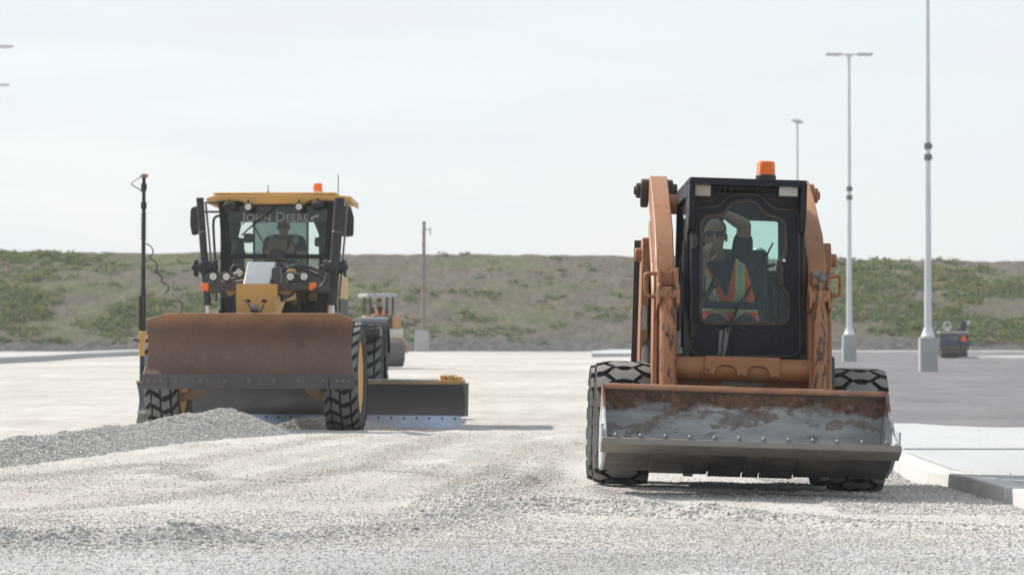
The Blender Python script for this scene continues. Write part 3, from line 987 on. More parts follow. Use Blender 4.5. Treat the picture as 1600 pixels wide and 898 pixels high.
def head_shapes(mb, c, s=1.0, turn=0.0, tilt=0.0):
    """a head with brow, nose, lips, chin and ears; the face looks along -y before the turn; c is the middle of the head"""
    rot = Matrix.Rotation(turn, 3, 'Z') @ Matrix.Rotation(tilt, 3, 'X')
    c = Vector(c)
    def P(x, y, z): return c + rot @ (Vector((x, y, z)) * s)
    mb.ball(P(0, .012, .035), (.076 * s, .094 * s, .088 * s), 20, 14, rot=rot)
    mb.ball(P(0, -.018, -.038), (.064 * s, .070 * s, .078 * s), 18, 12, rot=rot)
    mb.ball(P(0, -.052, -.088), (.036 * s, .030 * s, .028 * s), 12, 8, rot=rot)
    mb.capsule(P(-.036, -.074, .026), P(.036, -.074, .026), .014 * s, .014 * s)
    mb.capsule(P(0, -.082, .012), P(0, -.103, -.026), .010 * s, .0155 * s)
    mb.capsule(P(-.022, -.084, -.059), P(.022, -.084, -.059), .009 * s, .009 * s)
    mb.capsule(P(-.018, -.082, -.070), P(.018, -.082, -.070), .009 * s, .009 * s)
    for q in (-1, 1):
        mb.ball(P(q * .078, .012, -.008), (.011 * s, .020 * s, .033 * s), 10, 8, rot=rot)
        mb.ball(P(q * .042, -.058, -.022), (.024 * s, .024 * s, .026 * s), 10, 8, rot=rot)
    return P, rot

def hand_shapes(mb, wrist, direction, palm_n, curl=.6, s=1.0, side=1):
    """palm, four unequal bent fingers and a thumb leaving the side of the palm"""
    d = Vector(direction).normalized(); n = Vector(palm_n); n = (n - d * n.dot(d)).normalized(); a = d.cross(n) * side
    w = Vector(wrist)
    for k in (-1.2, -.4, .4, 1.2):
        mb.capsule(w + a * (k * .011 * s), w + d * (.085 * s) + a * (k * .0195 * s), .015 * s, .013 * s, n=8)
    for k, L in zip((-1.2, -.4, .4, 1.2), (.062, .074, .080, .070)):
        p = w + d * (.085 * s) + a * (k * .0195 * s)
        ang = 0.0
        for j, fr in enumerate((.42, .33, .25)):
            ang += curl * (.6 if j == 0 else .8)
            q = p + (d * math.cos(ang) + n * math.sin(ang)) * (L * fr * s * 1.12)
            mb.capsule(p, q, (.0095 - .0008 * j) * s, (.0088 - .0008 * j) * s, n=8)
            p = q
    p = w + d * (.022 * s) + a * (.024 * s)
    q = p + (d * .55 + a * .75 + n * .25).normalized() * .045 * s
    r_ = q + (d * .8 + a * .15 + n * .55).normalized() * .034 * s
    e = r_ + (d * .7 + n * .6 - a * .1).normalized() * .026 * s
    mb.capsule(p, q, .0145 * s, .0115 * s, n=8); mb.capsule(q, r_, .0115 * s, .010 * s, n=8); mb.capsule(r_, e, .010 * s, .008 * s, n=8)

def seated_worker(label, M, J, voxel, turn=0.0, tilt=0.0, cap=None, glasses=True, hands=True, group=None):
    """J: joint positions in the person's own metres (face towards -y, z up, origin under the seat)"""
    t = thing("person", label, "person", M, group)
    J = {k: Vector(v) for k, v in J.items()}
    b = MB()
    P, rot = head_shapes(b, J['head'], 1.0, turn, tilt)
    b.capsule(J['neck'], J['head'] + Vector((0, .015, -.07)), .062, .056)
    b.capsule(J['hip'] + Vector((-.09, 0, .02)), J['hip'] + Vector((.09, 0, .02)), .135, .135)
    chest = J['neck'] * .55 + J['hip'] * .45
    b.capsule(chest + Vector((-.085, 0, 0)), chest + Vector((.085, 0, 0)), .135, .135)
    up = J['neck'] * .80 + J['hip'] * .20
    b.capsule(J['hip'], chest, .14, .145); b.capsule(chest, up, .145, .11)
    for q, s in (('l', -1), ('r', 1)):
        sh, el, wr = J['sh' + q], J['el' + q], J['wr' + q]
        b.capsule(up, sh, .10, .068)
        b.capsule(sh, el, .066, .048); b.capsule(el, el * .6 + wr * .4, .048, .045); b.capsule(el * .6 + wr * .4, wr, .045, .029)
        if hands:
            hand_shapes(b, wr, J.get('hd' + q, wr - el), J.get('hn' + q, Vector((0, -1, 0))), .55, 1.0, s)
        kn, an = J['kn' + q], J['an' + q]
        b.capsule(J['hip'] + Vector((s * .09, 0, 0)), kn, .088, .060); b.capsule(kn, kn * .6 + an * .4, .058, .056); b.capsule(kn * .6 + an * .4, an, .056, .040)
        b.capsule(an, an + Vector((0, -.17, -.05)), .042, .036)
    remeshed("body", b, M_SKIN, t, voxel)
    # shirt with short sleeves
    k = MB()
    k.capsule(J['hip'] + Vector((-.09, 0, .02)), J['hip'] + Vector((.09, 0, .02)), .147, .147)
    k.capsule(chest + Vector((-.085, 0, 0)), chest + Vector((.085, 0, 0)), .148, .148)
    k.capsule(J['hip'], chest, .152, .157); k.capsule(chest, up, .157, .122)
    k.capsule(up, J['neck'] + Vector((0, 0, -.02)), .10, .075)
    for q in 'lr':
        k.capsule(up, J['sh' + q], .112, .082)
        e = J['sh' + q] * .42 + J['el' + q] * .58
        k.capsule(J['sh' + q], e, .082, .070)
    remeshed("shirt", k, M_NAVY, t, voxel)
    tr = MB()
    for q, s in (('l', -1), ('r', 1)):
        kn, an = J['kn' + q], J['an' + q]
        tr.capsule(J['hip'] + Vector((s * .09, 0, 0)), kn, .102, .073); tr.capsule(kn, an, .072, .055)
    tr.capsule(J['hip'] + Vector((-.09, 0, -.02)), J['hip'] + Vector((.09, 0, -.02)), .15, .15)
    remeshed("trousers", tr, M_NAVY, t, max(voxel, .01))
    # vest: open V neck, taped
    g_ = MB()
    g_.capsule(J['hip'] + Vector((-.09, 0, .03)), J['hip'] + Vector((.09, 0, .03)), .160, .160)
    g_.capsule(chest + Vector((-.085, 0, 0)), chest + Vector((.085, 0, 0)), .160, .160)
    g_.capsule(J['hip'], chest, .166, .170); g_.capsule(chest, up, .170, .136)
    g_.capsule(up, J['neck'] + Vector((0, 0, -.02)), .112, .088)
    for q in 'lr':
        g_.capsule(up, J['sh' + q] * .8 + up * .2, .125, .098)
    hz, nz = J['hip'].z, J['neck'].z
    def ax(c):
        f = (c.z - hz) / (nz - hz)
        mid = J['hip'] + (J['neck'] - J['hip']) * f
        return f, c.x - mid.x, c.y - mid.y
    def keep(c):
        f, dx, dy = ax(c)
        if f < -.02 or f > 1.08: return False
        if abs(dx) > .185 + .02 * (1 - f): return False
        if f > .93 and abs(dx) < .085: return False
        if dy < .03 and f > .42 and abs(dx) < (f - .42) * .19: return False
        return True
    def mf(c):
        f, dx, dy = ax(c)
        s = abs(dx) - (.072 + .075 * f - .02 * (1 - f))
        if abs(s) < .021: return 1
        if abs(s) < .033: return 2
        if abs(f - .27) < .055: return 1
        if abs(f - .27) < .075: return 2
        return 0
    v = remeshed("vest", g_, [M_VESTO, M_VESTS, M_VESTG], t, voxel, mat_fn=mf, keep=keep)
    h = MB()
    if cap is None:
        h.ball(P(0, .024, .046), (.079, .092, .084), 20, 12, rot=rot)
        ho = remeshed("hair", h, M_HAIR, t, voxel, 2, keep=lambda c: (rot.inverted() @ (c - J['head'])).z > .045 + max(0, -(rot.inverted() @ (c - J['head'])).y) * .45 - max(0, (rot.inverted() @ (c - J['head'])).y) * 1.1)
    else:
        h.ball(P(0, .012, .062), (.086, .102, .074), 20, 12, rot=rot)
        h.box(P(0, -.115, .062), (.13, .09, .012), rot)
        h.build("cap", cap, t, bevel=.004)
    if glasses:
        gl = MB()
        for q in (-1, 1):
            gl.ball(P(q * .034, -.086, .010), (.029, .012, .0185), 14, 8, rot=rot)
            gl.capsule(P(q * .062, -.080, .016), P(q * .080, .01, .010), .004, .004, n=6)
        gl.capsule(P(-.012, -.094, .016), P(.012, -.094, .016), .004, .004, n=6)
        gl.capsule(P(-.062, -.082, .022), P(.062, -.082, .022), .0045, .0045, n=6)
        gl.build("sunglasses", M_GLOSSB, t)
    return t
M_GLOSSB = plastic("dark_lens", (.012, .013, .015), .08)

# ---------------------------------------------------------------- soil compactor far behind the grader
M_ORANGE2 = paint("faded_orange_paint", (.44, .235, .085), .55, dirt_amt=.45)
M_CREAM = paint("cream_paint", (.62, .59, .53), .5, dirt_amt=.4)
D2 = 111.0
T2 = Matrix.Translation(((597 - 800) / FPX * D2, D2, (D2 - 62) * .00275)) @ Matrix.Rotation(R(14), 4, 'Z')
t = thing("soil_compactor", "orange and cream drum roller under a flat canopy, far behind the grader", "road roller", T2)
b = MB(); b.cyl((-.92, -1.0, .42), (.44, -1.0, .42), .42, n=40); b.build("drum", paint("dusty_drum", (.10, .098, .095), .6, metallic=.3), t, bevel=.02)
b = MB()
for s in (-1.06, .48):
    b.span((s, -1.15, .44), (s + .1, .9, .70))
b.span((-1.0, -.46, .42), (.56, -.24, .92))
b.build("frame", M_ORANGE2, t, bevel=.02)
b = MB(); b.prism([(-.42, .80), (1.9, .80), (1.9, 1.18), (.9, 1.22), (-.3, 1.2), (-.42, 1.12)], 'x', .05, .60); b.build("hood", M_CREAM, t, bevel=.05)
b = MB(); b.prism([(-.42, .60), (1.9, .60), (1.9, 1.1), (-.42, 1.1)], 'x', -.70, .02); b.build("engine_cover", M_ORANGE2, t, bevel=.05)
for s in (-.62, .27):
    b = MB(); b.prism([(-.3, 1.19), (.45, 1.19), (.45, 1.50), (.1, 1.62), (-.25, 1.62), (-.3, 1.55)], 'x', s, s + .28); b.build("side_console", M_ORANGE2, t, bevel=.03)
b = MB(); b.span((-.32, -.30, 1.12), (.22, -.22, 1.52)); b.span((-.30, .0, 1.18), (.2, .5, 1.30)); b.span((-.28, .42, 1.2), (.18, .52, 1.75)); b.build("seat", M_SEAT, t, bevel=.03)
for s in (-.40, .30):
    for yy in (-.15, .75):
        b = MB(); b.cyl((s, yy, 1.18), (s + (.02 if s > 0 else -.02), yy, 2.22), .035, n=10); b.build("canopy_post", M_BLACK, t)
b = MB(); b.prism(rpoly([(-.60, -.5), (.42, -.5), (.42, 1.0), (-.60, 1.0)], .15), 'z', 2.20, 2.29)
for k in range(6):
    b.span((-.56 + k * .18, -.45, 2.29), (-.47 + k * .18, .95, 2.315))
b.build("canopy", paint("grey_canopy", (.33, .34, .36), .5), t, bevel=.02)
c2 = {}
for s in (-.62, .62):
    wheel(t, s, 1.5, .56, .36, 18, BLOCK_Z, .03, .30, M_ORANGE2, 1, c2, key="c")
Tp = T2 @ Matrix.Translation((-.05, .22, .10))
seated_worker("roller driver in an orange vest and dark cap, tiny beneath the canopy", Tp,
              dict(hip=(0, 0, 1.34), neck=(0, -.02, 1.78), head=(0, -.03, 1.94), shl=(-.19, 0, 1.72), shr=(.19, 0, 1.72), ell=(-.26, -.12, 1.50), elr=(.26, -.12, 1.50),
                   wrl=(-.14, -.36, 1.52), wrr=(.14, -.36, 1.52), knl=(-.14, -.30, 1.36), knr=(.14, -.30, 1.36), anl=(-.14, -.40, 1.0), anr=(.14, -.40, 1.0)), .02, cap=M_BLACK, glasses=False, hands=True)

# ---------------------------------------------------------------- small tandem roller at the far right
D3 = 147.0
T3 = Matrix.Translation(((1488.5 - 800) / FPX * D3, D3, (D3 - 62) * .00275 - .012)) @ Matrix.Rotation(R(-3), 4, 'Z')
M_NAVYP = paint("dark_blue_paint", (.018, .028, .055), .45, dirt_amt=.25)
M_BLUE = paint("bright_blue_paint", (.012, .035, .10), .45, dirt_amt=.25)
t = thing("tandem_roller", "small dark blue roller with an orange warning triangle, at the foot of the bank", "road roller", T3)
for yy in (-.55, 1.05):
    b = MB(); b.cyl((-.55, yy, .36), (.55, yy, .36), .36, n=36); b.build("drum", M_STEEL, t, bevel=.02)
b = MB(); b.prism([(-1.0, .34), (-1.02, .60), (-.95, 1.0), (-.1, 1.0), (.2, .62), (1.5, .62), (1.5, .4), (1.1, .5), (.2, .45), (-.2, .36)], 'x', -.60, .60)
b.build("body", M_NAVYP, t, bevel=.03)
for xa, xb in ((-.615, -.2), (.22, .615)):
    b = MB(); b.span((xa, -1.03, .5), (xb, -.99, .68)); b.build("rear_panel", M_BLUE, t, bevel=.01)
b = MB(); b.span((-.22, -1.022, .74), (.1, -.97, .90)); b.build("grille", paint("grey_grille", (.12, .125, .13), .5), t, bevel=.01)
b = MB(); b.span((-.60, -1.025, .36), (.60, -.98, .475)); b.build("scraper_bar", paint("rusty_bar", (.12, .07, .045), .8), t, bevel=.01)
b = MB(); b.prism(rpoly([(-.66, -.98), (.60, -.98), (.60, -.1), (-.66, -.1)], .1), 'z', 1.0, 1.12); b.build("deck", paint("dusty_deck", (.34, .325, .30), .7), t, bevel=.03)
b = MB(); b.prism([(.25, .70), (.52, .70), (.42, .96), (.36, .96)], 'y', -1.06, -1.03); b.build("warning_triangle", plastic("fluorescent_orange", (.95, .09, .03), .4), t)
b = MB()
for zz in (1.28, 1.52):
    b.tube([(-.72, -.5, zz), (-.72, .5, zz), (.60, .5, zz), (.60, -.5, zz)], .022)
for xx in (-.72, -.30, .15, .60):
    b.cyl((xx, .5, 1.05), (xx, .5, 1.52), .022, n=8)
for xx in (-.72, .60):
    b.cyl((xx, -.5, 1.05), (xx, -.5, 1.52), .022, n=8)
b.build("guard_rail", paint("blue_grey_rail", (.10, .17, .20), .5), t)
b = MB(); b.tube([(-.22 + .15 * math.cos(a), .0, 1.33 + .17 * math.sin(a)) for a in np.linspace(0, 6.283, 15)], .022); b.cyl((-.22, 0, 1.1), (-.22, -.02, 1.33), .03, n=8); b.build("steering_wheel", M_GALV, t)
b = MB(); b.span((.1, -.45, 1.12), (.52, .0, 1.24)); b.prism([(-.45, 1.2), (-.33, 1.2), (-.40, 1.55), (-.50, 1.55)], 'x', .30, .55); b.build("seat", M_SEAT, t, bevel=.04)
b = MB(); b.ball((.60, -.42, 1.44), (.07, .04, .12), rot=Matrix.Rotation(R(30), 3, 'Y')); b.cyl((.56, -.42, 1.1), (.60, -.42, 1.35), .015, n=6); b.build("mirror", M_GALV, t)
# ---------------------------------------------------------------- skid steer loader
M_SORANGE = paint("worn_orange_paint", (.295, .118, .042), .48, dirt=(.25, .165, .11), dirt_amt=.40, dscale=4, chip=(.045, .032, .028), chip_amt=.10, chip_scale=20)
M_SCRAPED = paint("scraped_orange_cylinder", (.31, .125, .046), .45, dirt=(.25, .165, .11), dirt_amt=.35, chip=(.035, .026, .025), chip_amt=.50, chip_scale=8, chip_stretch=(4.2, 4.2, .55))
M_CABBLK = paint("navy_black_cab_paint", (.008, .010, .018), .42, dirt=(.085, .08, .078), dirt_amt=.22, dscale=3, spots=1.0, spec=.22)
M_RUBSEAL = paint("dusty_rubber_seal", (.045, .038, .036), .8, dirt=(.13, .10, .085), dirt_amt=.6, dscale=8)
M_DUSTBLK = paint("dusty_black_frame", (.02, .02, .022), .6, dirt=(.13, .11, .09), dirt_amt=.45, dscale=6)
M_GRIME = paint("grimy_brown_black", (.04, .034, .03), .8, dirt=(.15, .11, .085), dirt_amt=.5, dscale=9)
M_DGLASS = glass("tinted_door_glass", (.88, .95, .94), .55, .018, (.34, .36, .35))
M_SGLASS = glass("dusty_side_glass", (.90, .95, .93), .8, .06, (.50, .53, .51))
M_RGLASS = glass("tinted_rear_glass", (.80, .93, .90), .6, .05, (.5, .55, .53))


def edge_wear(m, col, radius=.010, lo=.965, amt=.9, nscale=11):
    """rubbed edges: paint gone along the real edges of the part"""
    nt = m.node_tree; b = nt.nodes["Principled BSDF"]
    src = b.inputs['Base Color'].links[0].from_socket
    bv = nt.nodes.new("ShaderNodeBevel"); bv.samples = 4; bv.inputs['Radius'].default_value = radius
    ge = nt.nodes.new("ShaderNodeNewGeometry")
    dp = nt.nodes.new("ShaderNodeVectorMath"); dp.operation = 'DOT_PRODUCT'
    nt.links.new(bv.outputs[0], dp.inputs[0]); nt.links.new(ge.outputs['Normal'], dp.inputs[1])
    e = ramp(nt, dp.outputs['Value'], lo - .10, lo + .02, (1, 1, 1), (0, 0, 0))
    n = ramp(nt, noise_fac(nt, coords(nt), nscale, 7, .7), .44, .56, (0, 0, 0), (amt,) * 3)
    nt.links.new(mixc(nt, mixc(nt, 1.0, e, n, 'MULTIPLY'), src, col), b.inputs['Base Color'])
    return m
edge_wear(M_SORANGE, (.10, .07, .055)); edge_wear(M_SCRAPED, (.09, .07, .06)); edge_wear(M_CABBLK, (.17, .16, .15), .006)

def bucket_mat():
    m, nt, b = nodes_of("bucket_worn_steel")
    v = coords(nt)
    sep = nt.nodes.new("ShaderNodeSeparateXYZ"); nt.links.new(v, sep.inputs[0])
    nz = noise_fac(nt, coords(nt, (1, 1, 1.6)), 5.5, 8, .68)
    ad = nt.nodes.new("ShaderNodeMath"); ad.operation = 'MULTIPLY_ADD'
    nt.links.new(nz, ad.inputs[0]); ad.inputs[1].default_value = .34
    nt.links.new(sep.outputs[2], ad.inputs[2])
    rust_f = ramp(nt, ad.outputs[0], .668, .715)
    steel = ramp(nt, noise_fac(nt, coords(nt, (.5, 1, 2.2)), 6, 7, .65), .34, .68, (.30, .315, .33), (.50, .52, .53))
    flake = ramp(nt, noise_fac(nt, coords(nt, (.8, 1, 1.7), rot=(0, R(12), 0)), 4.2, 9, .62), .555, .575)
    steel = mixc(nt, flake, steel, ramp(nt, noise_fac(nt, v, 22, 6, .7), .3, .7, (.19, .17, .155), (.32, .29, .265)))
    scr = ramp(nt, noise_fac(nt, coords(nt, (34, 1, 1.2)), 3.0, 4, .6), .60, .70, (0, 0, 0), (.22,) * 3)
    steel = mixc(nt, scr, steel, (.56, .57, .57))
    rust = ramp(nt, noise_fac(nt, v, 13, 8, .72), .36, .66, (.07, .047, .038), (.27, .15, .095))
    base = mixc(nt, rust_f, steel, rust)
    orange = ramp(nt, noise_fac(nt, v, 18, 6, .7), .56, .66)
    of = mixc(nt, 1.0, orange, rust_f, 'MULTIPLY')
    base = mixc(nt, of, base, (.32, .15, .08))
    nt.links.new(base, b.inputs['Base Color'])
    b.inputs['Roughness'].default_value = .62; b.inputs['Metallic'].default_value = .15
    bump(nt, b, mixc(nt, .4, nz, noise_fac(nt, v, 26, 7, .75)), .5, .02)
    return m
M_BUCKET = bucket_mat()
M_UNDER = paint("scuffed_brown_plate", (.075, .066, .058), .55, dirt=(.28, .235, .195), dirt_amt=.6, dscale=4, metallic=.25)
M_EDGE = paint("cutting_edge_steel", (.21, .192, .17), .5, dirt=(.32, .29, .25), dirt_amt=.5, dscale=6, metallic=.35)

SKID = Matrix.Translation((1.540, 23.6, .0)) @ Matrix.Rotation(R(0.7), 4, 'Z') @ Matrix.Rotation(R(1.75), 4, 'Y') @ Matrix.Rotation(R(-1.4), 4, 'X')
P = pick(SKID)
sk = thing("skid_steer", "orange skid steer with a black cab and a raised scraped bucket", "skid steer", SKID)
def pz(pts, y):
    return [((q := P(u, v, y=y)).x, q.z) for u, v in pts]

# chassis and rear body
b = MB()
b.prism([(-.34, .24), (2.05, .30), (2.12, .55), (2.05, 1.30), (1.05, 1.35), (1.0, .92), (-.30, .90), (-.36, .75)], 'x', -.58, .58)
b.build("chassis", M_DUSTBLK, sk, bevel=.02)
b = MB()
fp = pz([(1057, 592), (1262, 596), (1262, 625), (1057, 622)], -.42)
b.prism(fp, 'y', -.42, -.36)
b.build("front_plate", M_SORANGE, sk, bevel=.006)
b = MB(); b.prism(pz([(1129, 594), (1192, 596), (1192, 604), (1129, 602)], -.424), 'y', -.425, -.419); b.build("number_plate", paint("grey_dusty_plate", (.30, .30, .28), .7), sk)

# wheels
wc = {}
for (x, y) in ((-.815, 0), (.765, 0), (-.815, 1.12), (.765, 1.12)):
    wheel(sk, x, y, .415, .365, 17, [[(w_, -s_) for (w_, s_) in bl] for bl in BLOCK_W], .030, .235, M_SORANGE, -1 if x < 0 else 1, wc, key="l" if x < 0 else "r")
for y in (0, 1.12):
    b = MB(); b.cyl((-.75, y, .415), (.75, y, .415), .10, n=20); b.build("axle", M_DUSTBLK, sk)

M_DECAL = paint("faded_decal", (.42, .40, .37), .6, dirt=(.16, .13, .12), dirt_amt=.7, dscale=22)
# rear towers the arms turn on
for s in (-1, 1):
    b = MB()
    x0 = .61 * s
    b.prism([(.86, .62), (.90, 1.62), (.98, 1.72), (1.12, 1.72), (1.22, 1.5), (1.25, .6)], 'x', x0, x0 + .055 * s)
    b.cyl((x0 + .05 * s, 1.02, 1.60), (x0 + .10 * s, 1.02, 1.60), .048, n=14)
    tw = b.build("lift_tower", M_SORANGE, sk, bevel=.006)
    b = MB(); b.span((x0 + .012 * s, .884, 1.02), (x0 + .044 * s, .878, 1.24)); b.build("decal", M_DECAL, tw)
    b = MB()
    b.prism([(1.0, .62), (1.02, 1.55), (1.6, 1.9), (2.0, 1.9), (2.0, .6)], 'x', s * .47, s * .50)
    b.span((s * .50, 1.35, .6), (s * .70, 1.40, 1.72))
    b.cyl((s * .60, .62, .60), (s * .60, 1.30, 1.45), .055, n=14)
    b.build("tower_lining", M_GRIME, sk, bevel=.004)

# lift arms with the cross tubes between them
for s in (-1, 1):
    side = [(1.80, 2.12), (1.72, 2.19), (1.45, 2.19), (.9, 2.02), (.1, 1.73), (-.33, 1.44), (-.58, .95), (-.76, .55), (-.74, .34), (-.62, .30), (-.52, .40), (-.40, .85), (-.22, 1.24), (.15, 1.46), (.9, 1.80), (1.72, 2.04)]
    b = MB()
    ox = .045 if s < 0 else -.155
    b.prism(side, 'x', s * .545 + ox, s * .67 + ox)
    # doubled lower plate and its front flange
    b.prism([(.95, 1.84), (.2, 1.52), (-.20, 1.28), (-.16, 1.20), (.22, 1.42), (.97, 1.76)], 'x', s * .53 + ox, s * .685 + ox)
    b.prism([(-.36, 1.42), (-.62, .95), (-.79, .55), (-.75, .53), (-.58, .92), (-.33, 1.38)], 'x', s * .655 + ox, s * .69 + ox)
    b.prism([(.0, 1.36), (-.46, .42), (-.30, .42), (.14, 1.30)], 'x', s * .665 + ox, s * .68 + ox)
    arm = b.build("lift_arm", M_SORANGE, sk, bevel=.008); arm.rotation_euler.z = R(-1.0)
    e = MB()
    for q in (.52, .695):
        e.prism(rpoly([(1.58, 2.02), (1.57, 2.17), (1.70, 2.19), (1.80, 2.13), (1.79, 2.0), (1.66, 1.97)], .05), 'x', s * (q - .025) + ox, s * (q + .03) + ox)
    e.cyl((s * .46 + ox, 1.70, 2.10), (s * .76 + ox, 1.70, 2.10), .055, n=16)
    e.cyl((s * .735 + ox, 1.70, 2.10), (s * .775 + ox, 1.70, 2.10), .035, n=6)
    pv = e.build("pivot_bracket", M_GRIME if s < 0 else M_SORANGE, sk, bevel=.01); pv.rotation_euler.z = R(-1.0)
b = MB(); b.cyl((-.56, 1.45, 1.99), (.56, 1.45, 1.99), .072, n=24); b.build("rear_cross_tube", M_SORANGE, sk)
q0, q1 = P(1050, 575, y=-.55), P(1268, 580, y=-.55)
zc = (q0.z + q1.z) / 2
b = MB(); b.cyl((-.56, -.55, zc), (.43, -.55, zc), .078, n=32); b.build("front_cross_tube", M_SORANGE, sk)
b = MB()
pl = pz([(1102, 556), (1219, 560), (1219, 590), (1203, 590), (1203, 583), (1197, 575), (1190, 572), (1177, 572), (1170, 576), (1166, 588), (1152, 587), (1151, 580), (1146, 573), (1138, 570), (1128, 570), (1121, 574), (1117, 580), (1117, 585), (1101, 584)], -.64)
b.prism(pl, 'y', -.645, -.628)
for u, v in ((1107, 580), (1159, 584), (1212, 587)):
    c = P(u, v, y=-.645); b.cyl((c.x, -.655, c.z), (c.x, -.64, c.z), .008, n=8)
c0, c1 = P(1103, 557, y=-.6), P(1219, 560, y=-.6)
b.prism([(-.64, c0.z - .012), (-.64, c0.z + .004), (-.50, c0.z + .010), (-.50, c0.z - .002)], 'x', c0.x, c1.x)
b.build("hook_plate", M_SORANGE, sk, bevel=.004)

# tilt cylinders, knuckles and hand loops at the front of the arms
for s in (-1, 1):
    if s < 0:
        top, bot, hw = P(1044, 462, y=-.60), P(1043, 612, y=-.74), .0565
    else:
        top, bot, hw = P(1281, 468, y=-.60), P(1281, 618, y=-.74), .048
    t2 = top + (bot - top) * .06
    b = MB(); b.cyl(t2, bot, hw, n=28); b.cyl(t2, t2 + (top - t2) * .6, hw * .93, hw * .6, n=28); b.build("tilt_cylinder", M_SCRAPED, sk, bevel=.004)
    b = MB()
    b.cyl(top + Vector((-.075, 0, .012)), top + Vector((.075, 0, .012)), .052, n=20)
    b.span(top + Vector((-.03, -.045, -.05)), top + Vector((.03, .045, .06)))
    for q in (-1, 1):
        b.prism(rpoly([(top.y - .07, top.z - .06), (top.y + .09, top.z - .10), (top.y + .10, top.z + .10), (top.y - .04, top.z + .075)], .03), 'x', top.x + q * .052, top.x + q * .074)
    b.build("cylinder_knuckle", M_SCRAPED, sk, bevel=.006)
k = MB()
sad = pz([(1029, 419), (1031, 423), (1036, 425), (1048, 424), (1053, 421), (1058, 418), (1059, 449), (1053, 446), (1036, 446), (1029, 450)], -.52)
k.prism(sad, 'y', -.56, -.40)
for u0, u1 in ((1028, 1033), (1054, 1060)):
    k.prism(pz([(u0, 420), (u1, 418), (u1, 452), (u0, 454)], -.6), 'y', -.62, -.36)
k.build("arm_saddle", M_SORANGE, sk, bevel=.008)
k = MB()
k.prism(rpoly(pz([(1270, 422), (1294, 423), (1294, 458), (1270, 458)], -.56), .012), 'y', -.58, -.36)
for u, v in ((1275.5, 427.5), (1285, 434)):
    c = P(u, v, y=-.58); k.cyl((c.x, -.61, c.z), (c.x, -.57, c.z), .022, n=6, mat=1); k.cyl((c.x, -.592, c.z), (c.x, -.57, c.z), .029, n=14, mat=1)
c = P(1275, 447, y=-.58); k.cyl((c.x, -.584, c.z), (c.x, -.57, c.z), .014, n=12, mat=2)
k.build("arm_saddle", [M_SCRAPED, M_STEEL, M_BLACK], sk, bevel=.004)
def smooth_path(pts, it=2):
    pts = [Vector(p) for p in pts]
    for _ in range(it):
        o = [pts[0]]
        for a, c in zip(pts[:-1], pts[1:]):
            o += [a * .75 + c * .25, a * .25 + c * .75]
        pts = o + [pts[-1]]
    return pts
for loop in ([(1034, 428), (1016, 427), (1008, 428), (1008, 440), (1009, 458), (1015, 463), (1030, 464)], [(1292, 433), (1306, 432), (1313, 432), (1313, 445), (1313, 460), (1305, 462), (1294, 462)]):
    b = MB(); b.tube(smooth_path([P(u, v, y=-.50) for u, v in loop]), .0135, 10)
    e = P(*loop[-1], y=-.50); b.box(e, (.05, .05, .05)); b.cyl(e + Vector((0, 0, -.06)), e + Vector((0, 0, 0)), .012, n=8)
    b.build("hand_loop", M_SORANGE, sk, bevel=.003)
for (u0, v0, u1, v1) in ((1018, 498, 1026, 520), (1294, 504, 1299, 520)):
    b = MB(); a_, c_ = P(u0, v1, y=-.3), P(u1, v0, y=-.3); b.span((a_.x, -.34, a_.z), (c_.x, -.24, c_.z)); b.build("stop_block", M_SORANGE, sk, bevel=.006)
# hoses down the inner side of the arms
for s in (-1, 1):
    for k_ in range(3):
        b = MB(); b.tube(smooth_path([(s * (.43 - .012 * k_), .2, 1.55), (s * (.43 - .012 * k_), -.2, 1.30), (s * (.425 - .012 * k_), -.42, .95 - .03 * k_), (s * .44, -.48, .72)]), .012, 7)
        b.build("hydraulic_hose", M_BLACK, sk)

# cab shell
CX0, CX1 = P(1071, 450, y=-.30).x, P(1253.5, 450, y=-.30).x
zt = P(1160, 279, y=-.46).z
b = MB()
b.prism(rpoly([(CX0, -.46), (CX1, -.46), (CX1, .98), (CX0, .98)], .03), 'z', zt - .045, zt, holes=[rpoly([(CX0 + .09, -.22), (CX1 - .09, -.22), (CX1 - .09, .80), (CX0 + .09, .80)], .05)])
for xa, xb in ((CX0, CX0 + .038), (CX1 - .038, CX1)):
    b.prism([(-.46, zt - .02), (-.46, zt - .22), (-.40, zt - .34), (-.30, zt - .36), (-.30, zt - .02)], 'x', xa, xb)
dz0 = P(1160, 557, y=-.3).z
for xa, xb in ((CX0, CX0 + .05), (CX1 - .05, CX1)):
    b.prism([(-.30, dz0), (.98, dz0), (.98, zt - .03), (-.30, zt - .03)], 'x', xa, xb, holes=[rpoly([(-.10, 1.05), (.88, 1.05), (.88, zt - .10), (-.10, zt - .10)], .06)])
    for k_ in range(9):
        xo = xa - .004 if xa == CX0 else xb - .002
        b.span((xo, -.26, 1.12 + k_ * .10), (xo + .006, -.17, 1.15 + k_ * .10), mat=1)
rh = pz([(1129, 343), (1216, 346), (1216, 423), (1129, 423)], .95)
b.prism([(CX0 + .05, dz0), (CX1 - .05, dz0), (CX1 - .05, zt - .045), (CX0 + .05, zt - .045)], 'y', .93, .98, holes=[rpoly(rh, .02)])
b.prism([(CX0 + .05, dz0 - .04), (CX1 - .05, dz0 - .04), (CX1 - .05, dz0), (CX0 + .05, dz0)], 'y', -.30, .98)
b.build("cab", [M_CABBLK, M_DUSTBLK], sk, bevel=.006)
for xa in (CX0 + .022, CX1 - .026):
    b = MB(); b.prism(rpoly([(-.10, 1.05), (.88, 1.05), (.88, zt - .10), (-.10, zt - .10)], .06), 'x', xa, xa + .005); b.build("side_window", M_SGLASS, sk)
b = MB(); b.prism(rpoly(rh, .02), 'y', .950, .955); b.build("rear_window", M_RGLASS, sk)
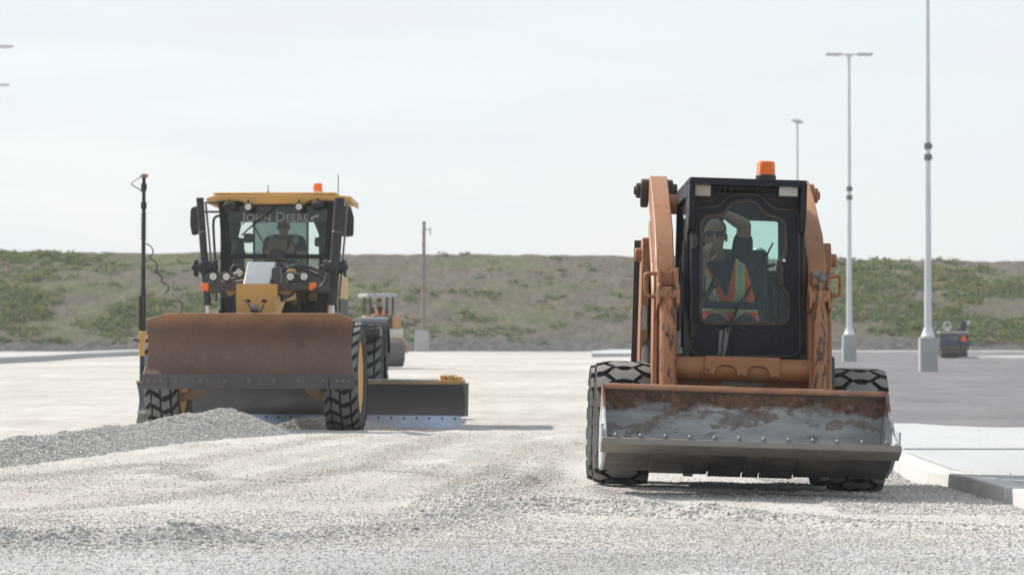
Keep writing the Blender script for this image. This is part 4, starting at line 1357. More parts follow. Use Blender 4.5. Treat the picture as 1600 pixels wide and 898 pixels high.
# front frame round the door, with the roof light behind its guard mesh
fr_out = [(CX0 + .038, dz0), (CX1 - .038, dz0), (CX1 - .038, zt - .045), (CX0 + .038, zt - .045)]
door_px = [(1081, 326), (1122, 324), (1141, 305), (1187, 305), (1206, 327), (1247, 330), (1249, 556), (1080, 555)]
door_o = rpoly(pz(door_px, -.33), [.05, .05, .05, .05, .05, .05, .07, .07], 5)
cx = sum(p[0] for p in door_o) / len(door_o); czz = sum(p[1] for p in door_o) / len(door_o)
door_i = [((p[0] - cx) * .93 + cx, (p[1] - czz) * .95 + czz) for p in door_o]
sl = rpoly(pz([(1113, 288), (1212, 290), (1212, 303), (1190, 303), (1186, 300), (1142, 300), (1136, 303), (1113, 302)], -.30), .004)
b = MB()
b.prism(fr_out, 'y', -.30, -.262, holes=[door_i, sl])
b.build("front_frame", M_GRIME, sk, bevel=.003)
b = MB(); b.prism(rpoly([(CX0 + .09, -.22), (CX1 - .09, -.22), (CX1 - .09, .80), (CX0 + .09, .80)], .05), 'z', zt - .030, zt - .024); b.build("roof_window", M_RGLASS, sk)
b = MB(); b.prism(sl, 'y', -.270, -.266); b.build("roof_light", glass("sky_tinted_roof_pane", (.6, .68, .7), 1.0, .5, (.20, .25, .28)), sk)  # blue-grey pane: the sky's reflection is put into its dust colour
b = MB()
g0, g1 = P(1113, 302, y=-.31), P(1212, 287, y=-.31)
for k_ in range(11):
    x = g0.x + (g1.x - g0.x) * k_ / 10; b.span((x - .006, -.318, g0.z - .01), (x + .006, -.306, g1.z))
for k_ in range(3):
    z = g0.z + (g1.z - g0.z) * k_ / 2; b.span((g0.x - .01, -.316, z - .005), (g1.x + .01, -.308, z + .005))
b.build("roof_guard", M_DUSTBLK, sk)
for (u0, v0, u1, v1, mt) in ((1081, 289, 1110.5, 305.5, paint("sun_baked_lens", (.40, .33, .25), .5, dirt_amt=.2)), (1217.5, 288, 1247, 306, paint("milky_lens", (.50, .48, .42), .4, dirt_amt=.25))):
    a_, c_ = P(u0, v1, y=-.42), P(u1, v0, y=-.42)
    b = MB(); b.span((a_.x - .008, -.415, a_.z - .008), (c_.x + .008, -.30, c_.z + .008)); h = b.build("headlight", M_BLACK, sk, bevel=.006)
    b = MB(); b.span((a_.x, -.422, a_.z), (c_.x, -.41, c_.z)); b.build("lens", mt, h, bevel=.004)

# door with shaped glass
glass_px = [(1098, 342), (1131, 339), (1147, 317), (1178, 317), (1193, 338), (1223, 345), (1225, 396), (1214, 407), (1213, 441), (1229, 463), (1229, 503), (1097, 502)]
gl_i = rpoly(pz(glass_px, -.33), [.05, .04, .05, .05, .04, .05, .03, .03, .04, .04, .05, .05], 5)
gx = sum(p[0] for p in gl_i) / len(gl_i); gzz = sum(p[1] for p in gl_i) / len(gl_i)
b = MB(); b.prism(door_o, 'y', -.345, -.302, holes=[gl_i])
door = b.build("door", M_CABBLK, sk, bevel=.006, seg=3)
b = MB(); b.prism(gl_i, 'y', -.328, -.323); b.build("door_glass", M_DGLASS, door)
def ring_strip(loop, w, y0, y1):
    b = MB(); n = len(loop); L = [Vector(p) for p in loop]
    area = sum(L[i].x * L[(i + 1) % n].y - L[(i + 1) % n].x * L[i].y for i in range(n))
    sg = 1 if area > 0 else -1
    out = []
    for i in range(n):
        t_ = (L[(i + 1) % n] - L[i - 1]).normalized(); out.append(L[i] + Vector((t_.y, -t_.x)) * w * sg)
    vs = [(p.x, y0, p.y) for p in L] + [(p.x, y0, p.y) for p in out] + [(p.x, y1, p.y) for p in L] + [(p.x, y1, p.y) for p in out]
    fs = []
    for i in range(n):
        j = (i + 1) % n
        fs += [(i, j, n + j, n + i), (2 * n + i, 3 * n + i, 3 * n + j, 2 * n + j), (n + i, n + j, 3 * n + j, 3 * n + i), (i, 2 * n + i, 2 * n + j, j)]
    b.add(vs, fs)
    return b
ring_strip(gl_i, .024, -.356, -.335).build("window_seal", M_RUBSEAL, door, bevel=.003)
ring_strip(door_o, .010, -.350, -.305).build("door_seal", M_RUBSEAL, door, bevel=.003)
b = MB()
a_, c_ = P(1217, 446, y=-.36), P(1224, 414, y=-.36)
b.span((a_.x, -.385, a_.z), (c_.x, -.343, c_.z)); b.span((a_.x - .004, -.395, a_.z), (c_.x + .003, -.36, a_.z + .035))
c = P(1225, 407, y=-.35); b.cyl((c.x, -.36, c.z), (c.x, -.34, c.z), .013, n=14, mat=1)
b.build("door_handle", [M_BLACK, M_CHROME], door, bevel=.004)
b = MB()
b.tube([P(1139, 514, y=-.375), P(1150, 487, y=-.385), P(1172, 448, y=-.385)], [.010, .009, .006], 8)
b.tube([P(1165, 464, y=-.375), P(1187, 420, y=-.37), P(1208, 379, y=-.365)], [.006, .009, .005], 8)
c = P(1139, 514, y=-.36); b.cyl((c.x, -.39, c.z), (c.x, -.34, c.z), .018, n=12)
b.tube(smooth_path([P(u, v, y=-.352) for u, v in ((1140, 512), (1150, 513), (1160, 511), (1167, 517), (1164, 525), (1156, 524), (1154, 519))]), .004, 6)
b.build("wiper", M_BLACK, door)
b = MB()
for pts in (((1124, 516), (1130, 515), (1126, 554), (1122, 554)), ((1133, 512), (1140, 512), (1137, 535), (1133, 555), (1128, 555), (1131, 530))):
    b.prism(pz(pts, -.3465), 'y', -.3475, -.3455)
b.build("dried_splash", paint("dried_mud_streak", (.17, .165, .165), .9, dirt_amt=.3), door)
for z in (dz0 + .16, zt - .42):
    b = MB(); b.cyl((CX0 + .045, -.36, z - .05), (CX0 + .045, -.36, z + .05), .017, n=12); b.span((CX0 + .03, -.37, z - .035), (CX0 + .07, -.352, z + .035)); b.build("hinge", M_DUSTBLK, sk, bevel=.004)
b = MB(); b.tube([(CX0 - .012, -.28, dz0 + .05), (CX0 - .016, -.31, 1.3), (CX0 - .012, -.29, zt - .42)], .010, 8); b.build("door_post_rod", M_DUSTBLK, sk)

# inside the cab
b = MB()
b.prism([(.30, .92), (.72, .92), (.86, 1.62), (.80, 1.66), (.70, 1.55), (.58, 1.10), (.32, 1.06)], 'x', -.33, .20)
b.build("seat", M_SEAT, sk, bevel=.03)
b = MB()
a_ = P(1100, 476, y=.1); c_ = P(1228, 478, y=.1)
b.cyl((a_.x - .02, .05, a_.z), (a_.x + .40, .05, a_.z), .026, n=12)
b.build("lap_bar", M_NAVY, sk)
b = MB(); b.tube([P(1098, 469, y=-.12), P(1112, 449, y=-.12)], [.016, .017], 10)
b.capsule(P(1115, 445, y=-.12), P(1119, 439, y=-.12), .027, .029); b.build("control_grip", M_GLOSSB, sk)
for u, v, r_ in ((1198, 470, .022), (1210, 455, .016)):
    b = MB(); b.cyl(P(u, v + 40, y=.1), P(u, v, y=.1), .014, n=10); b.ball(P(u, v, y=.1), r_)
    b.build("control_lever", M_BLACK, sk)
b = MB(); b.tube(smooth_path([P(1202, 432, y=.75), P(1214, 428, y=.7), P(1224, 430, y=.6)]), .010, 8); b.build("window_latch", M_BLACK, sk)
b = MB(); b.tube(smooth_path([P(1197, 417, y=.75), P(1211, 413, y=.72)]), .012, 8); b.build("window_latch", M_BLACK, sk)
b = MB(); b.prism(pz([(1178, 412), (1190, 412), (1190, 427), (1178, 427)], .93), 'y', .924, .928); b.build("window_sticker", paint("faded_sticker", (.10, .12, .10), .6), sk)
b = MB(); b.ball(P(1185, 405, y=1.7), (.075, .06, .09)); b.cyl(P(1185, 430, y=1.7), P(1185, 405, y=1.7), .075, n=16); b.build("air_precleaner", M_GALV, sk)

# beacon
c = P(1196.5, 279, y=.05); r0 = .068
b = MB(); b.lathe([(c.z - .01, r0 * 1.02), (c.z + .018, r0 * 1.02), (c.z + .024, r0 * .94)], (c.x, .05, 0), 'z', 28); bc = b.build("beacon", M_BLACK, sk)
zz = c.z + .024
prof = [(zz, r0 * .93)]
for k_ in range(7):
    h0 = zz + .004 + k_ * .0115
    prof += [(h0, r0 * (.93 - .010 * k_)), (h0 + .004, r0 * (.965 - .010 * k_)), (h0 + .008, r0 * (.93 - .010 * k_))]
prof += [(zz + .088, r0 * .84), (zz + .092, r0 * .75), (zz + .092, .001)]
b = MB(); b.lathe(prof, (c.x, .05, 0), 'z', 28); b.build("beacon_lens", M_AMBER, bc)

# bucket
def zy(v, y): return P(1170, v, y=y).z
ye, yl, yh = -1.60, -1.03, -1.06
ze, zl, zh = zy(699, ye), zy(609, yl), zy(738, yh)
outer = [(ye, ze - .012), (-1.34, ze - .105), (yh, zh), (-.92, zh + .015), (-.82, zh + .10), (-.80, zh + .25), (-.88, zh + .42), (-.96, zl - .035), (yl, zl - .012)]
inner = [(ye, ze + .012), (-1.34, ze - .080), (yh, zh + .030), (-.94, zh + .045), (-.85, zh + .12), (-.83, zh + .25), (-.905, zh + .405), (-.985, zl - .010), (yl, zl + .012)]
BW = .905
b = MB()
n = len(outer)
vs = [(-BW, y, z) for y, z in outer] + [(-BW, y, z) for y, z in inner] + [(BW, y, z) for y, z in outer] + [(BW, y, z) for y, z in inner]
fs, ms = [], []
for i in range(n - 1):
    b.add(vs, [(i, i + 1, 2 * n + i + 1, 2 * n + i)], 1)
    b.add(vs, [(n + i, 3 * n + i, 3 * n + i + 1, n + i + 1)], 0)
b.add(vs, [(0, 2 * n, 3 * n, n), (n - 1, 2 * n - 1, 4 * n - 1, 3 * n - 1)], 0)
for s in (0, 2 * n):
    for i in range(n - 1):
        b.add(vs, [(s + i, s + n + i, s + n + i + 1, s + i + 1)], 0)
bk = b.build("bucket", [M_BUCKET, M_UNDER], sk, bevel=.004)
bk.location.x = -.068
for s in (-1, 1):
    b = MB()
    b.prism([(ye + .02, ze + .0), (ye + .035, ze + .055), (-1.50, ze + .075), (yl - .02, zl - .035), (yl, zl + .01), (-.95, zl - .03), (-.86, zh + .40), (-.785, zh + .24), (-.81, zh + .09), (-.92, zh), (yh, zh - .012), (-1.34, ze - .115)], 'x', s * BW, s * (BW + .022))
    b.prism([(ye + .02, ze - .0), (ye + .025, ze + .125), (ye + .13, ze + .13), (ye + .16, ze - .01)], 'x', s * (BW + .024), s * (BW + .040))
    b.build("side_plate", M_BUCKET, bk, bevel=.004)
b = MB()
b.cyl((-BW, yl + .005, zl - .002), (BW, yl + .005, zl - .002), .020, n=14)
b.build("bucket_lip", paint("rubbed_orange_lip", (.36, .17, .09), .5, dirt=(.12, .085, .07), dirt_amt=.7, dscale=7, chip=(.22, .21, .20), chip_amt=.2, chip_scale=16), bk)
b = MB()
sl_ = math.atan2(.105, .26)
rot = Matrix.Rotation(-sl_, 3, 'X')
b.box((0, ye + .02, ze - .008), (2 * BW + .075, .16, .046), rot)
b.build("cutting_edge", M_EDGE, bk, bevel=.008)
for k_ in range(12):
    b = MB(); x = -BW + .055 + k_ * (2 * BW - .11) / 11
    b.ball((x, ye - .03, ze + .050), (.014, .014, .020), 10, 6); b.cyl((x, ye - .03, ze + .01), (x, ye - .03, ze + .048), .019, n=8)
    b.build("edge_bolt", M_STEEL, bk)
b = MB()
cuts = [-BW, -.62, -.24, -.02, .09, .31, .66, BW]
for i, (xa, xb) in enumerate(zip(cuts[:-1], cuts[1:])):
    o = .006 + .010 * (i % 2)
    y0, z0, y1, z1 = -1.47, ze - .062 - o, yh - .03, zh - .004 - o
    lo = zh - .02 - .012 * (i in (2, 3, 4)) + .012 * (i == 0)
    b = MB(); b.add([(xa + .004, y0, z0 + .012), (xb - .004, y0, z0 + .012), (xb - .004, y1, lo), (xa + .004, y1, lo), (xa + .004, y0, z0 + .03), (xb - .004, y0, z0 + .03), (xb - .004, y1, lo + .02), (xa + .004, y1, lo + .02)],
          [(0, 1, 2, 3), (7, 6, 5, 4), (0, 4, 5, 1), (1, 5, 6, 2), (2, 6, 7, 3), (3, 7, 4, 0)])
    b.build("wear_plate", M_UNDER, bk, bevel=.004)
for x in (-.36, .52):
    b = MB(); b.span((x - .03, yh - .06, zh - .035), (x + .03, yh, zh - .01)); b.build("wear_button", M_UNDER, bk, bevel=.004)
# bolt-on coupler behind the bucket
b = MB(); b.span((-.62, -.795, zh + .08), (.62, -.70, zl - .12)); b.build("coupler", M_SORANGE, sk, bevel=.01)

# operator in the cab
I4 = Matrix.Identity(4)
Jp = lambda u, v, y: P(u, v, y=y)
hipz = Jp(1140, 506, .52)
operator = seated_worker("skid steer operator in sunglasses and orange vest, one arm raised over the head", SKID,
    dict(hip=hipz, neck=Jp(1122, 409, .44), head=Jp(1117, 369, .36), shl=Jp(1090, 421, .42), shr=Jp(1158, 412, .44), ell=Jp(1084, 476, .30), elr=Jp(1163, 352, .34),
         wrl=Jp(1097, 412, .16), wrr=Jp(1128, 332, .22), hdl=(.25, -.05, 1), hnl=(.5, .8, 0), hdr=(-1, -.35, .12), hnr=(0, -.3, -1),
         knl=(hipz.x - .14, .02, 1.03), knr=(hipz.x + .12, .02, 1.03), anl=(hipz.x - .13, -.02, .98 - .42), anr=(hipz.x + .12, -.02, .98 - .42)), .0065, turn=-.10, tilt=-.05)
# ---------------------------------------------------------------- motor grader
M_YEL = paint("grader_yellow", (.60, .325, .075), .42, dirt=(.42, .33, .22), dirt_amt=.35, dscale=2.5)
M_GCAB = paint("grader_cab_frame", (.015, .016, .018), .42, spec=.3, dirt=(.14, .135, .13), dirt_amt=.25)
M_CYL = paint("lift_cylinder_black", (.022, .024, .028), .38, spec=.35, dirt=(.17, .165, .16), dirt_amt=.3)
M_GGLASS = glass("grader_windscreen", (.86, .92, .89), .7, .03, (.30, .31, .31))
M_GREAR = glass("grader_rear_pane", (.50, .56, .55), .8, .22, (.30, .31, .31))
M_GCLEAR = glass("grader_clear_pane", (.86, .94, .90), .8)
M_COVER = paint("grey_cover_plate", (.25, .265, .285), .38, dirt=(.33, .33, .33), dirt_amt=.25, metallic=.2)

def rust_blade_mat():
    m, nt, b = nodes_of("rusty_blade")
    v = coords(nt)
    sep = nt.nodes.new("ShaderNodeSeparateXYZ"); nt.links.new(v, sep.inputs[0])
    a = ramp(nt, noise_fac(nt, coords(nt, (1, 1, .5)), 2.2, 7, .65), .25, .75, (.106, .068, .052), (.178, .106, .077))
    ad = nt.nodes.new("ShaderNodeMath"); ad.operation = 'MULTIPLY_ADD'
    nt.links.new(noise_fac(nt, v, 3.0, 6), ad.inputs[0]); ad.inputs[1].default_value = .30; nt.links.new(sep.outputs[2], ad.inputs[2])
    sb = nt.nodes.new('ShaderNodeMath'); sb.operation = 'SUBTRACT'; sb.inputs[1].default_value = .8; nt.links.new(ad.outputs[0], sb.inputs[0])
    top = ramp(nt, sb.outputs[0], .52, .70)
    base = mixc(nt, top, a, (.33, .165, .075))
    scr = ramp(nt, noise_fac(nt, coords(nt, (1.2, 1, 30)), 2.4, 5, .65), .58, .68, (0, 0, 0), (.35,) * 3)
    base = mixc(nt, scr, base, (.20, .14, .115))
    fine = ramp(nt, noise_fac(nt, v, 40, 5, .7), .35, .65, (.82, .82, .82), (1.12, 1.1, 1.1))
    nt.links.new(mixc(nt, 1.0, base, fine, 'MULTIPLY'), b.inputs['Base Color'])
    b.inputs['Roughness'].default_value = .52
    bump(nt, b, noise_fac(nt, v, 30, 5), .15, .006)
    return m
M_RUST = rust_blade_mat()
M_CUT = paint("dark_cutting_steel", (.085, .080, .080), .5, dirt=(.20, .17, .15), dirt_amt=.4, dscale=3, metallic=.4)
M_MOLD = paint("polished_moldboard", (.11, .108, .11), .42, dirt=(.12, .115, .11), dirt_amt=.4, dscale=2, metallic=.5)
M_BRIGHT = paint("sky_tinted_polished_steel", (.42, .50, .62), .30, dirt=(.3, .3, .3), dirt_amt=.25, metallic=.8)  # bluish, with the reflected sky put into the steel colour

GR = Matrix.Translation((-2.88, 39.6, -.06))
P = pick(GR)
gr = thing("motor_grader", "yellow motor grader pushing a rusty brown front blade", "motor grader", GR)

# wheels
gc = {}
for s in (-1, 1):
    wheel(gr, s * 1.0, 0, .635, .385, 24, BLOCK_Z, .034, .41, M_YEL, 1 if s > 0 else -1, gc, R(-3.2), key="l" if s < 0 else "r")
for s in (-1, 1):
    for y in (5.95, 7.5):
        wheel(gr, s * 1.0, y, .635, .385, 24, BLOCK_Z, .034, .41, M_YEL, 1 if s > 0 else -1, gc, key="l" if s < 0 else "r")
for s in (-1, 1):
    b = MB(); b.prism(rpoly([(5.4, .42), (8.0, .42), (8.05, .9), (5.4, .9)], .1), 'x', s * .52, s * .74)
    b.build("tandem_case", M_YEL, gr, bevel=.02)
b = MB(); b.cyl((-.78, 0, .60), (.78, 0, .60), .10, n=16); b.span((-.35, -.16, .50), (.35, .16, .86))
b.build("front_axle", M_DARKM, gr, bevel=.02)
for s in (-1, 1):
    b = MB()
    fork = [(.84, .66), (.58, .66), (.54, .52), (.60, .44), (.72, .38), (.84, .36), (.84, .46), (.74, .48), (.70, .54), (.84, .58)]
    b.prism([(s * p[0], p[1]) for p in fork], 'y', -.30, -.14)
    b.build("steering_knuckle", paint("tan_knuckle", (.36, .24, .13), .6), gr, bevel=.012)

# front blade on its push frame
def prow(v, y, u0, u1):
    a, c = P(u0, v, y=y), P(u1, v, y=y)
    return a.x, c.x, a.z
rows = [(489.5, -1.28, 261, 529), (499.5, -1.245, 228, 552), (506, -1.20, 228.5, 551), (520, -1.10, 230, 549.5), (540, -1.03, 232, 548.5), (560, -1.04, 230, 549.5), (575, -1.11, 226, 552), (585, -1.19, 223, 554.5)]
K = 14
front, back = [], []
for v, y, u0, u1 in rows:
    x0, x1, z = prow(v, y, u0, u1)
    for i in range(K + 1):
        x = x0 + (x1 - x0) * i / K
        front.append((x, y, z)); back.append((x, y + .035, z + (.004 if v < 500 else 0)))
b = MB(); nrow = len(rows); W = K + 1
vs = front + back; o = len(front)
fs = []
for r_ in range(nrow - 1):
    for i in range(K):
        a_ = r_ * W + i
        fs.append((a_, a_ + 1, a_ + W + 1, a_ + W)); fs.append((o + a_, o + a_ + W, o + a_ + W + 1, o + a_ + 1))
    for i in (0, K):
        a_ = r_ * W + i; fs.append((a_, a_ + W, o + a_ + W, o + a_))
for i in range(K):
    fs.append((i, o + i, o + i + 1, i + 1)); q = (nrow - 1) * W + i; fs.append((q, q + 1, o + q + 1, o + q))
b.add(vs, fs)
fb = b.build("front_blade", M_RUST, gr, bevel=.006)
b = MB()
zc0, zc1 = P(300, 607.5, y=-1.23).z, P(300, 583.5, y=-1.23).z
for u0, u1, dy in ((221.5, 262.5, .004), (264, 513.5, 0), (515, 555.5, .004)):
    x0, x1 = P(u0, 595, y=-1.23).x, P(u1, 595, y=-1.23).x
    b.span((x0, -1.235 - dy, zc0), (x1, -1.195, zc1))
b.build("blade_edge", M_CUT, fb, bevel=.005)
for u in (232, 241.5, 251.5, 274, 313, 351, 389, 428, 466, 504, 526.5, 536, 545.5):
    b = MB(); c = P(u, 595, y=-1.24); b.cyl((c.x, -1.252, c.z), (c.x, -1.23, c.z), .017, n=10); b.build("edge_bolt", M_STEEL, fb)
b = MB()
for s in (-.42, .42):
    b.span((s - .07, -.93, .55), (s + .07, -.1, .80))
b.span((-.5, -.97, .6), (.5, -.90, 1.1)); b.span((-.3, -.9, .9), (.3, -.2, 1.2))
b.build("push_frame", M_DARKM, gr, bevel=.015)

# main frame, nose box, cover, light bar
a_, c_ = P(369, 495, y=.15), P(432, 443.5, y=.15)
b = MB(); b.prism(rpoly([(a_.x, .9), (c_.x, .9), (c_.x, c_.z), (a_.x, c_.z)], .012), 'y', .15, .62)
for u, v in ((373, 462), (429, 462), (373, 480), (429, 481), (423, 466), (379, 467)):
    c = P(u, v, y=.15); b.cyl((c.x, .135, c.z), (c.x, .155, c.z), .012, n=8)
nose = b.build("nose_box", M_YEL, gr, bevel=.01)
for u, v in ((387, 470), (413, 470)):
    b = MB(); c = P(u, v, y=.15); b.ball((c.x, .15, c.z), (.034, .012, .020)); b.build("slot", M_BLACK, nose)
b = MB(); b.tube(smooth_path([P(u, v, y=.05) for u, v in ((383, 470), (388, 474), (393, 484), (400, 492), (408, 486), (412, 476))]), .012, 8)
b.cyl(P(392, 482, y=.0), P(404, 482, y=.0), .045, n=12); b.build("tow_shackle", M_STEEL, gr)
b = MB(); b.prism([(.62, 1.25), (.62, 1.66), (2.0, 1.86), (4.1, 1.98), (4.1, 1.55), (2.0, 1.50)], 'x', -.19, .19); b.build("main_frame", M_YEL, gr, bevel=.02)
def quad_top(pxs, ys, thick=.45):
    q = [P(u, v, y=y) for (u, v), y in zip(pxs, ys)]
    b = MB()
    lo = [Vector((p.x + .03 * (i in (1, 2)), p.y + (.02), p.z - thick)) for i, p in enumerate(q)]
    b.add(q + lo, [(0, 1, 2, 3), (7, 6, 5, 4), (0, 4, 5, 1), (1, 5, 6, 2), (2, 6, 7, 3), (3, 7, 4, 0)])
    return b
quad_top([(387, 408.5), (431, 408.5), (421, 443), (380, 443)], [1.0, 1.0, .35, .35], .14).build("top_cover", M_COVER, gr, bevel=.012)
b = MB()
q0, q1 = P(422, 442, y=.4), P(442, 412, y=1.0)
b.span((q0.x + .01, .45, q0.z - .1), (q1.x, 1.3, q1.z - .05)); b.span((q0.x - .30, 1.02, q0.z - .2), (q1.x + .02, 1.5, q1.z + .02))
b.build("valve_block", M_DARKM, gr, bevel=.02)
b = MB()
x0, x1 = P(326, 447, y=.45).x, P(486, 447, y=.45).x
zb0, zb1 = P(400, 452.5, y=.45).z, P(400, 443, y=.45).z
b.span((x0, .45, zb0), (x1, .53, zb1)); b.span((x0, .45, zb1), (x1, .58, zb1 + .012))
for u in (336, 360, 440, 452, 470):
    c = P(u, 448, y=.45); b.cyl((c.x, .44, c.z), (c.x, .46, c.z), .012, n=8)
b.build("light_bar", M_CUT, gr, bevel=.005)
b = MB(); b.span((P(355, 457, y=.5).x, .5, zb0 - .06), (P(460, 457, y=.5).x, .6, zb0 - .004)); b.build("light_bar_bracket", M_YEL, gr, bevel=.01)
M_BULB = plastic("warm_reflector", (.55, .40, .26), .2)
def round_light(u, v, y, r, yaw=0.0, lens=True, name="work_light"):
    c = P(u, v, y=y)
    b = MB(); b.lathe([(0, r), (.03, r), (.09, r * .75), (.12, r * .35), (.12, .001)], (0, 0, 0), 'y', 20)
    b.lathe([(0, r), (-.014, r * 1.04), (-.020, r * .92), (-.002, r * .76)], (0, 0, 0), 'y', 20)
    b.cyl((0, .05, 0), (0, .05, -r * 1.5 if name == "headlamp" else r * 1.6), .012, n=6)
    o = b.build(name, M_BLACK, gr); o.location = c; o.rotation_euler = (0, 0, yaw)
    b = MB(); b.lathe([(.004, r * .74), (-.004, r * .72), (-.010, r * .45), (-.012, .001)], (0, 0, 0), 'y', 20); b.cyl((0, -.014, 0), (0, -.010, 0), r * .22, n=12, mat=1); b.build("lens", [M_LAMP, M_BULB], o)
for u in (333, 353.5, 453.5, 475):
    round_light(u, 432, .42, .058, name="headlamp")
for u, v, nm in ((320.5, 448.5, 0), (488.5, 447.5, 0)):
    c = P(u, v, y=.44); b = MB(); b.box(c, (.085, .06, .09)); b.build("turn_signal", M_AMBER, gr, bevel=.012)
# hoses round the nose
for pts in ([(440, 430), (450, 415), (475, 420), (500, 432), (512, 440)], [(445, 420), (465, 412), (490, 420), (508, 428)], [(360, 425), (366, 412), (376, 418), (383, 425)],
            [(344, 455), (352, 464), (362, 464), (370, 459)], [(432, 458), (445, 464), (455, 462), (462, 452)], [(490, 452), (502, 448), (508, 440), (512, 425)], [(352, 440), (365, 436), (375, 434), (384, 432)]):
    yy = random.uniform(.7, 1.4) if pts[0][1] < 445 else .42
    b = MB(); b.tube(smooth_path([P(u, v, y=yy) for u, v in pts]), .018, 7)
    b.build("hydraulic_hose", M_BLACK, gr)
for (u0, v0, u1, v1) in ((346, 437, 380, 436), (365, 428, 382, 424), (372, 420, 376, 432)):
    b = MB(); b.cyl(P(u0, v0, y=.9), P(u1, v1, y=.9), .022, n=10)
    b.build("hydraulic_fitting", M_CHROME, gr)

# blade lift cylinders
for (ut, vt, ub, vb, r_, ue, ve, ux) in ((312.5, 311, 324.5, 477, .045, 326, 560, 0), (530.5, 311, 518.5, 477, .062, 516, 560, 1)):
    top, bot, end = P(ut, vt, y=2.5), P(ub, vb, y=2.5), P(ue, ve, y=2.5)
    b = MB(); b.cyl(top, bot, r_, n=22); b.cyl(top + Vector((0, 0, -.02)), top + Vector((0, 0, .015)), r_ * 1.02, n=22)
    m_ = top + (bot - top) * .31; dv = (bot - top).normalized()
    b.cyl(m_ - dv * .008, m_ + dv * .008, r_ * 1.05, n=22, mat=1)
    cy = b.build("lift_cylinder", [M_CYL, M_STEEL], gr, bevel=.003)
    b = MB(); b.cyl(bot, end, r_ * .55, n=18); b.build("rod", M_CHROME, cy)
    b = MB(); m_ = top + (bot - top) * .64
    b.cyl(m_ - dv * .07, m_ + dv * .07, r_ * 1.35, n=20); b.cyl(m_ + Vector((-.14, 0, 0)), m_ + Vector((.14, 0, 0)), .055, n=14)
    for s in (-1, 1):
        b.prism(rpoly([(m_.y - .06, m_.z - .10), (m_.y + .30, m_.z - .12), (m_.y + .30, m_.z + .10), (m_.y - .06, m_.z + .08)], .03), 'x', m_.x + s * .105, m_.x + s * .135)
        b.cyl(m_ + Vector((s * .13, 0, .0)), m_ + Vector((s * .16, 0, .0)), .035, n=6)
    b.build("trunnion", M_CYL, cy, bevel=.006)
    b = MB(); b.tube(smooth_path([top + Vector((r_ * 1.5, .02, -.05)), m_ + Vector((r_ * 1.6, .02, .1)), bot + Vector((r_ * 1.4, .02, .1))]), .013, 7); b.build("steel_pipe", M_STEEL, cy)
    sx = -.2 if ux == 0 else .2
    b = MB(); b.prism([(2.45, 1.62), (2.75, 1.62), (2.75, 1.86), (2.45, 1.86)], 'x', min(sx, m_.x), max(sx, m_.x)); b.build("lift_saddle", M_DARKM, gr, bevel=.02)

# cab
YF, YR = 4.0, 5.45
def pzz(pts, y):
    return [((q := P(u, v, y=y)).x, q.z) for u, v in pts]
fo = pzz([(341, 313), (522, 313), (516, 400), (507, 496), (352, 496), (347, 400)], YF)
h1 = rpoly(pzz([(351, 322), (512, 322), (507, 397), (356, 397)], YF), .04)
h2 = rpoly(pzz([(361, 404), (502, 404), (494, 485), (364, 485)], YF), [.03, .03, .14, .14], 5)
b = MB()
b.prism(fo, 'y', YF, YF + .06, holes=[h1, h2])
ro = pzz([(341, 313), (522, 313), (516, 400), (510, 496), (350, 496), (347, 400)], YR)
sc_ = lambda pts: rpoly(pzz(pts, YR), .02)
b.prism(ro, 'y', YR, YR + .06, holes=[sc_([(373, 342), (395, 342), (395, 470), (384, 470), (381, 372), (372, 371), (377, 350)]), sc_([(398, 347), (479, 347), (479, 470), (398, 470)]), sc_([(482, 342), (489, 344), (498, 366), (498, 470), (482, 470)])])
xl0, xl1 = fo[0][0], fo[1][0]
ztop = fo[0][1]; zlow = P(400, 496, y=YF).z
for s, xq in ((0, xl0), (1, xl1)):
    xa, xb = (xq, xq + .05) if s == 0 else (xq - .05, xq)
    b.span((xa, YF + .75, zlow), (xb, YF + .83, ztop)); b.span((xa, YF + .06, ztop - .08), (xb, YR, ztop)); b.span((xa, YF + .06, zlow), (xb, YR, zlow + .10))
b.span((xl0 + .05, YF + .06, zlow - .02), (xl1 - .05, YR, zlow + .02))
cabg = b.build("cab", M_GCAB, gr, bevel=.01)
for y_, hh, nm, mt in ((YF + .025, h1, "windscreen", M_GGLASS), (YF + .025, h2, "lower_pane", M_GGLASS)):
    b = MB(); b.prism(hh, 'y', y_, y_ + .006); b.build(nm, mt, gr)
b = MB()
b.prism(pzz([(398, 347), (479, 347), (479, 470), (398, 470)], YR), 'y', YR + .02, YR + .026); b.build("rear_window", M_GREAR, gr)
for s, xq in ((0, xl0 + .02), (1, xl1 - .026)):
    b = MB(); b.prism([(YF + .07, zlow + .1), (YR, zlow + .1), (YR, ztop - .08), (YF + .07, ztop - .08)], 'x', xq, xq + .006); b.build("side_window", M_GCLEAR, gr)
b = MB(); b.prism(pzz([(350, 321), (513, 321), (511, 347), (352, 347)], YF + .08), 'y', YF + .07, YF + .11)
b.span((xl0 + .06, YF + .11, ztop - .12), (xl1 - .06, YR - .01, ztop - .06))
b.build("headliner", paint("grey_headliner", (.065, .066, .068), .8), gr)
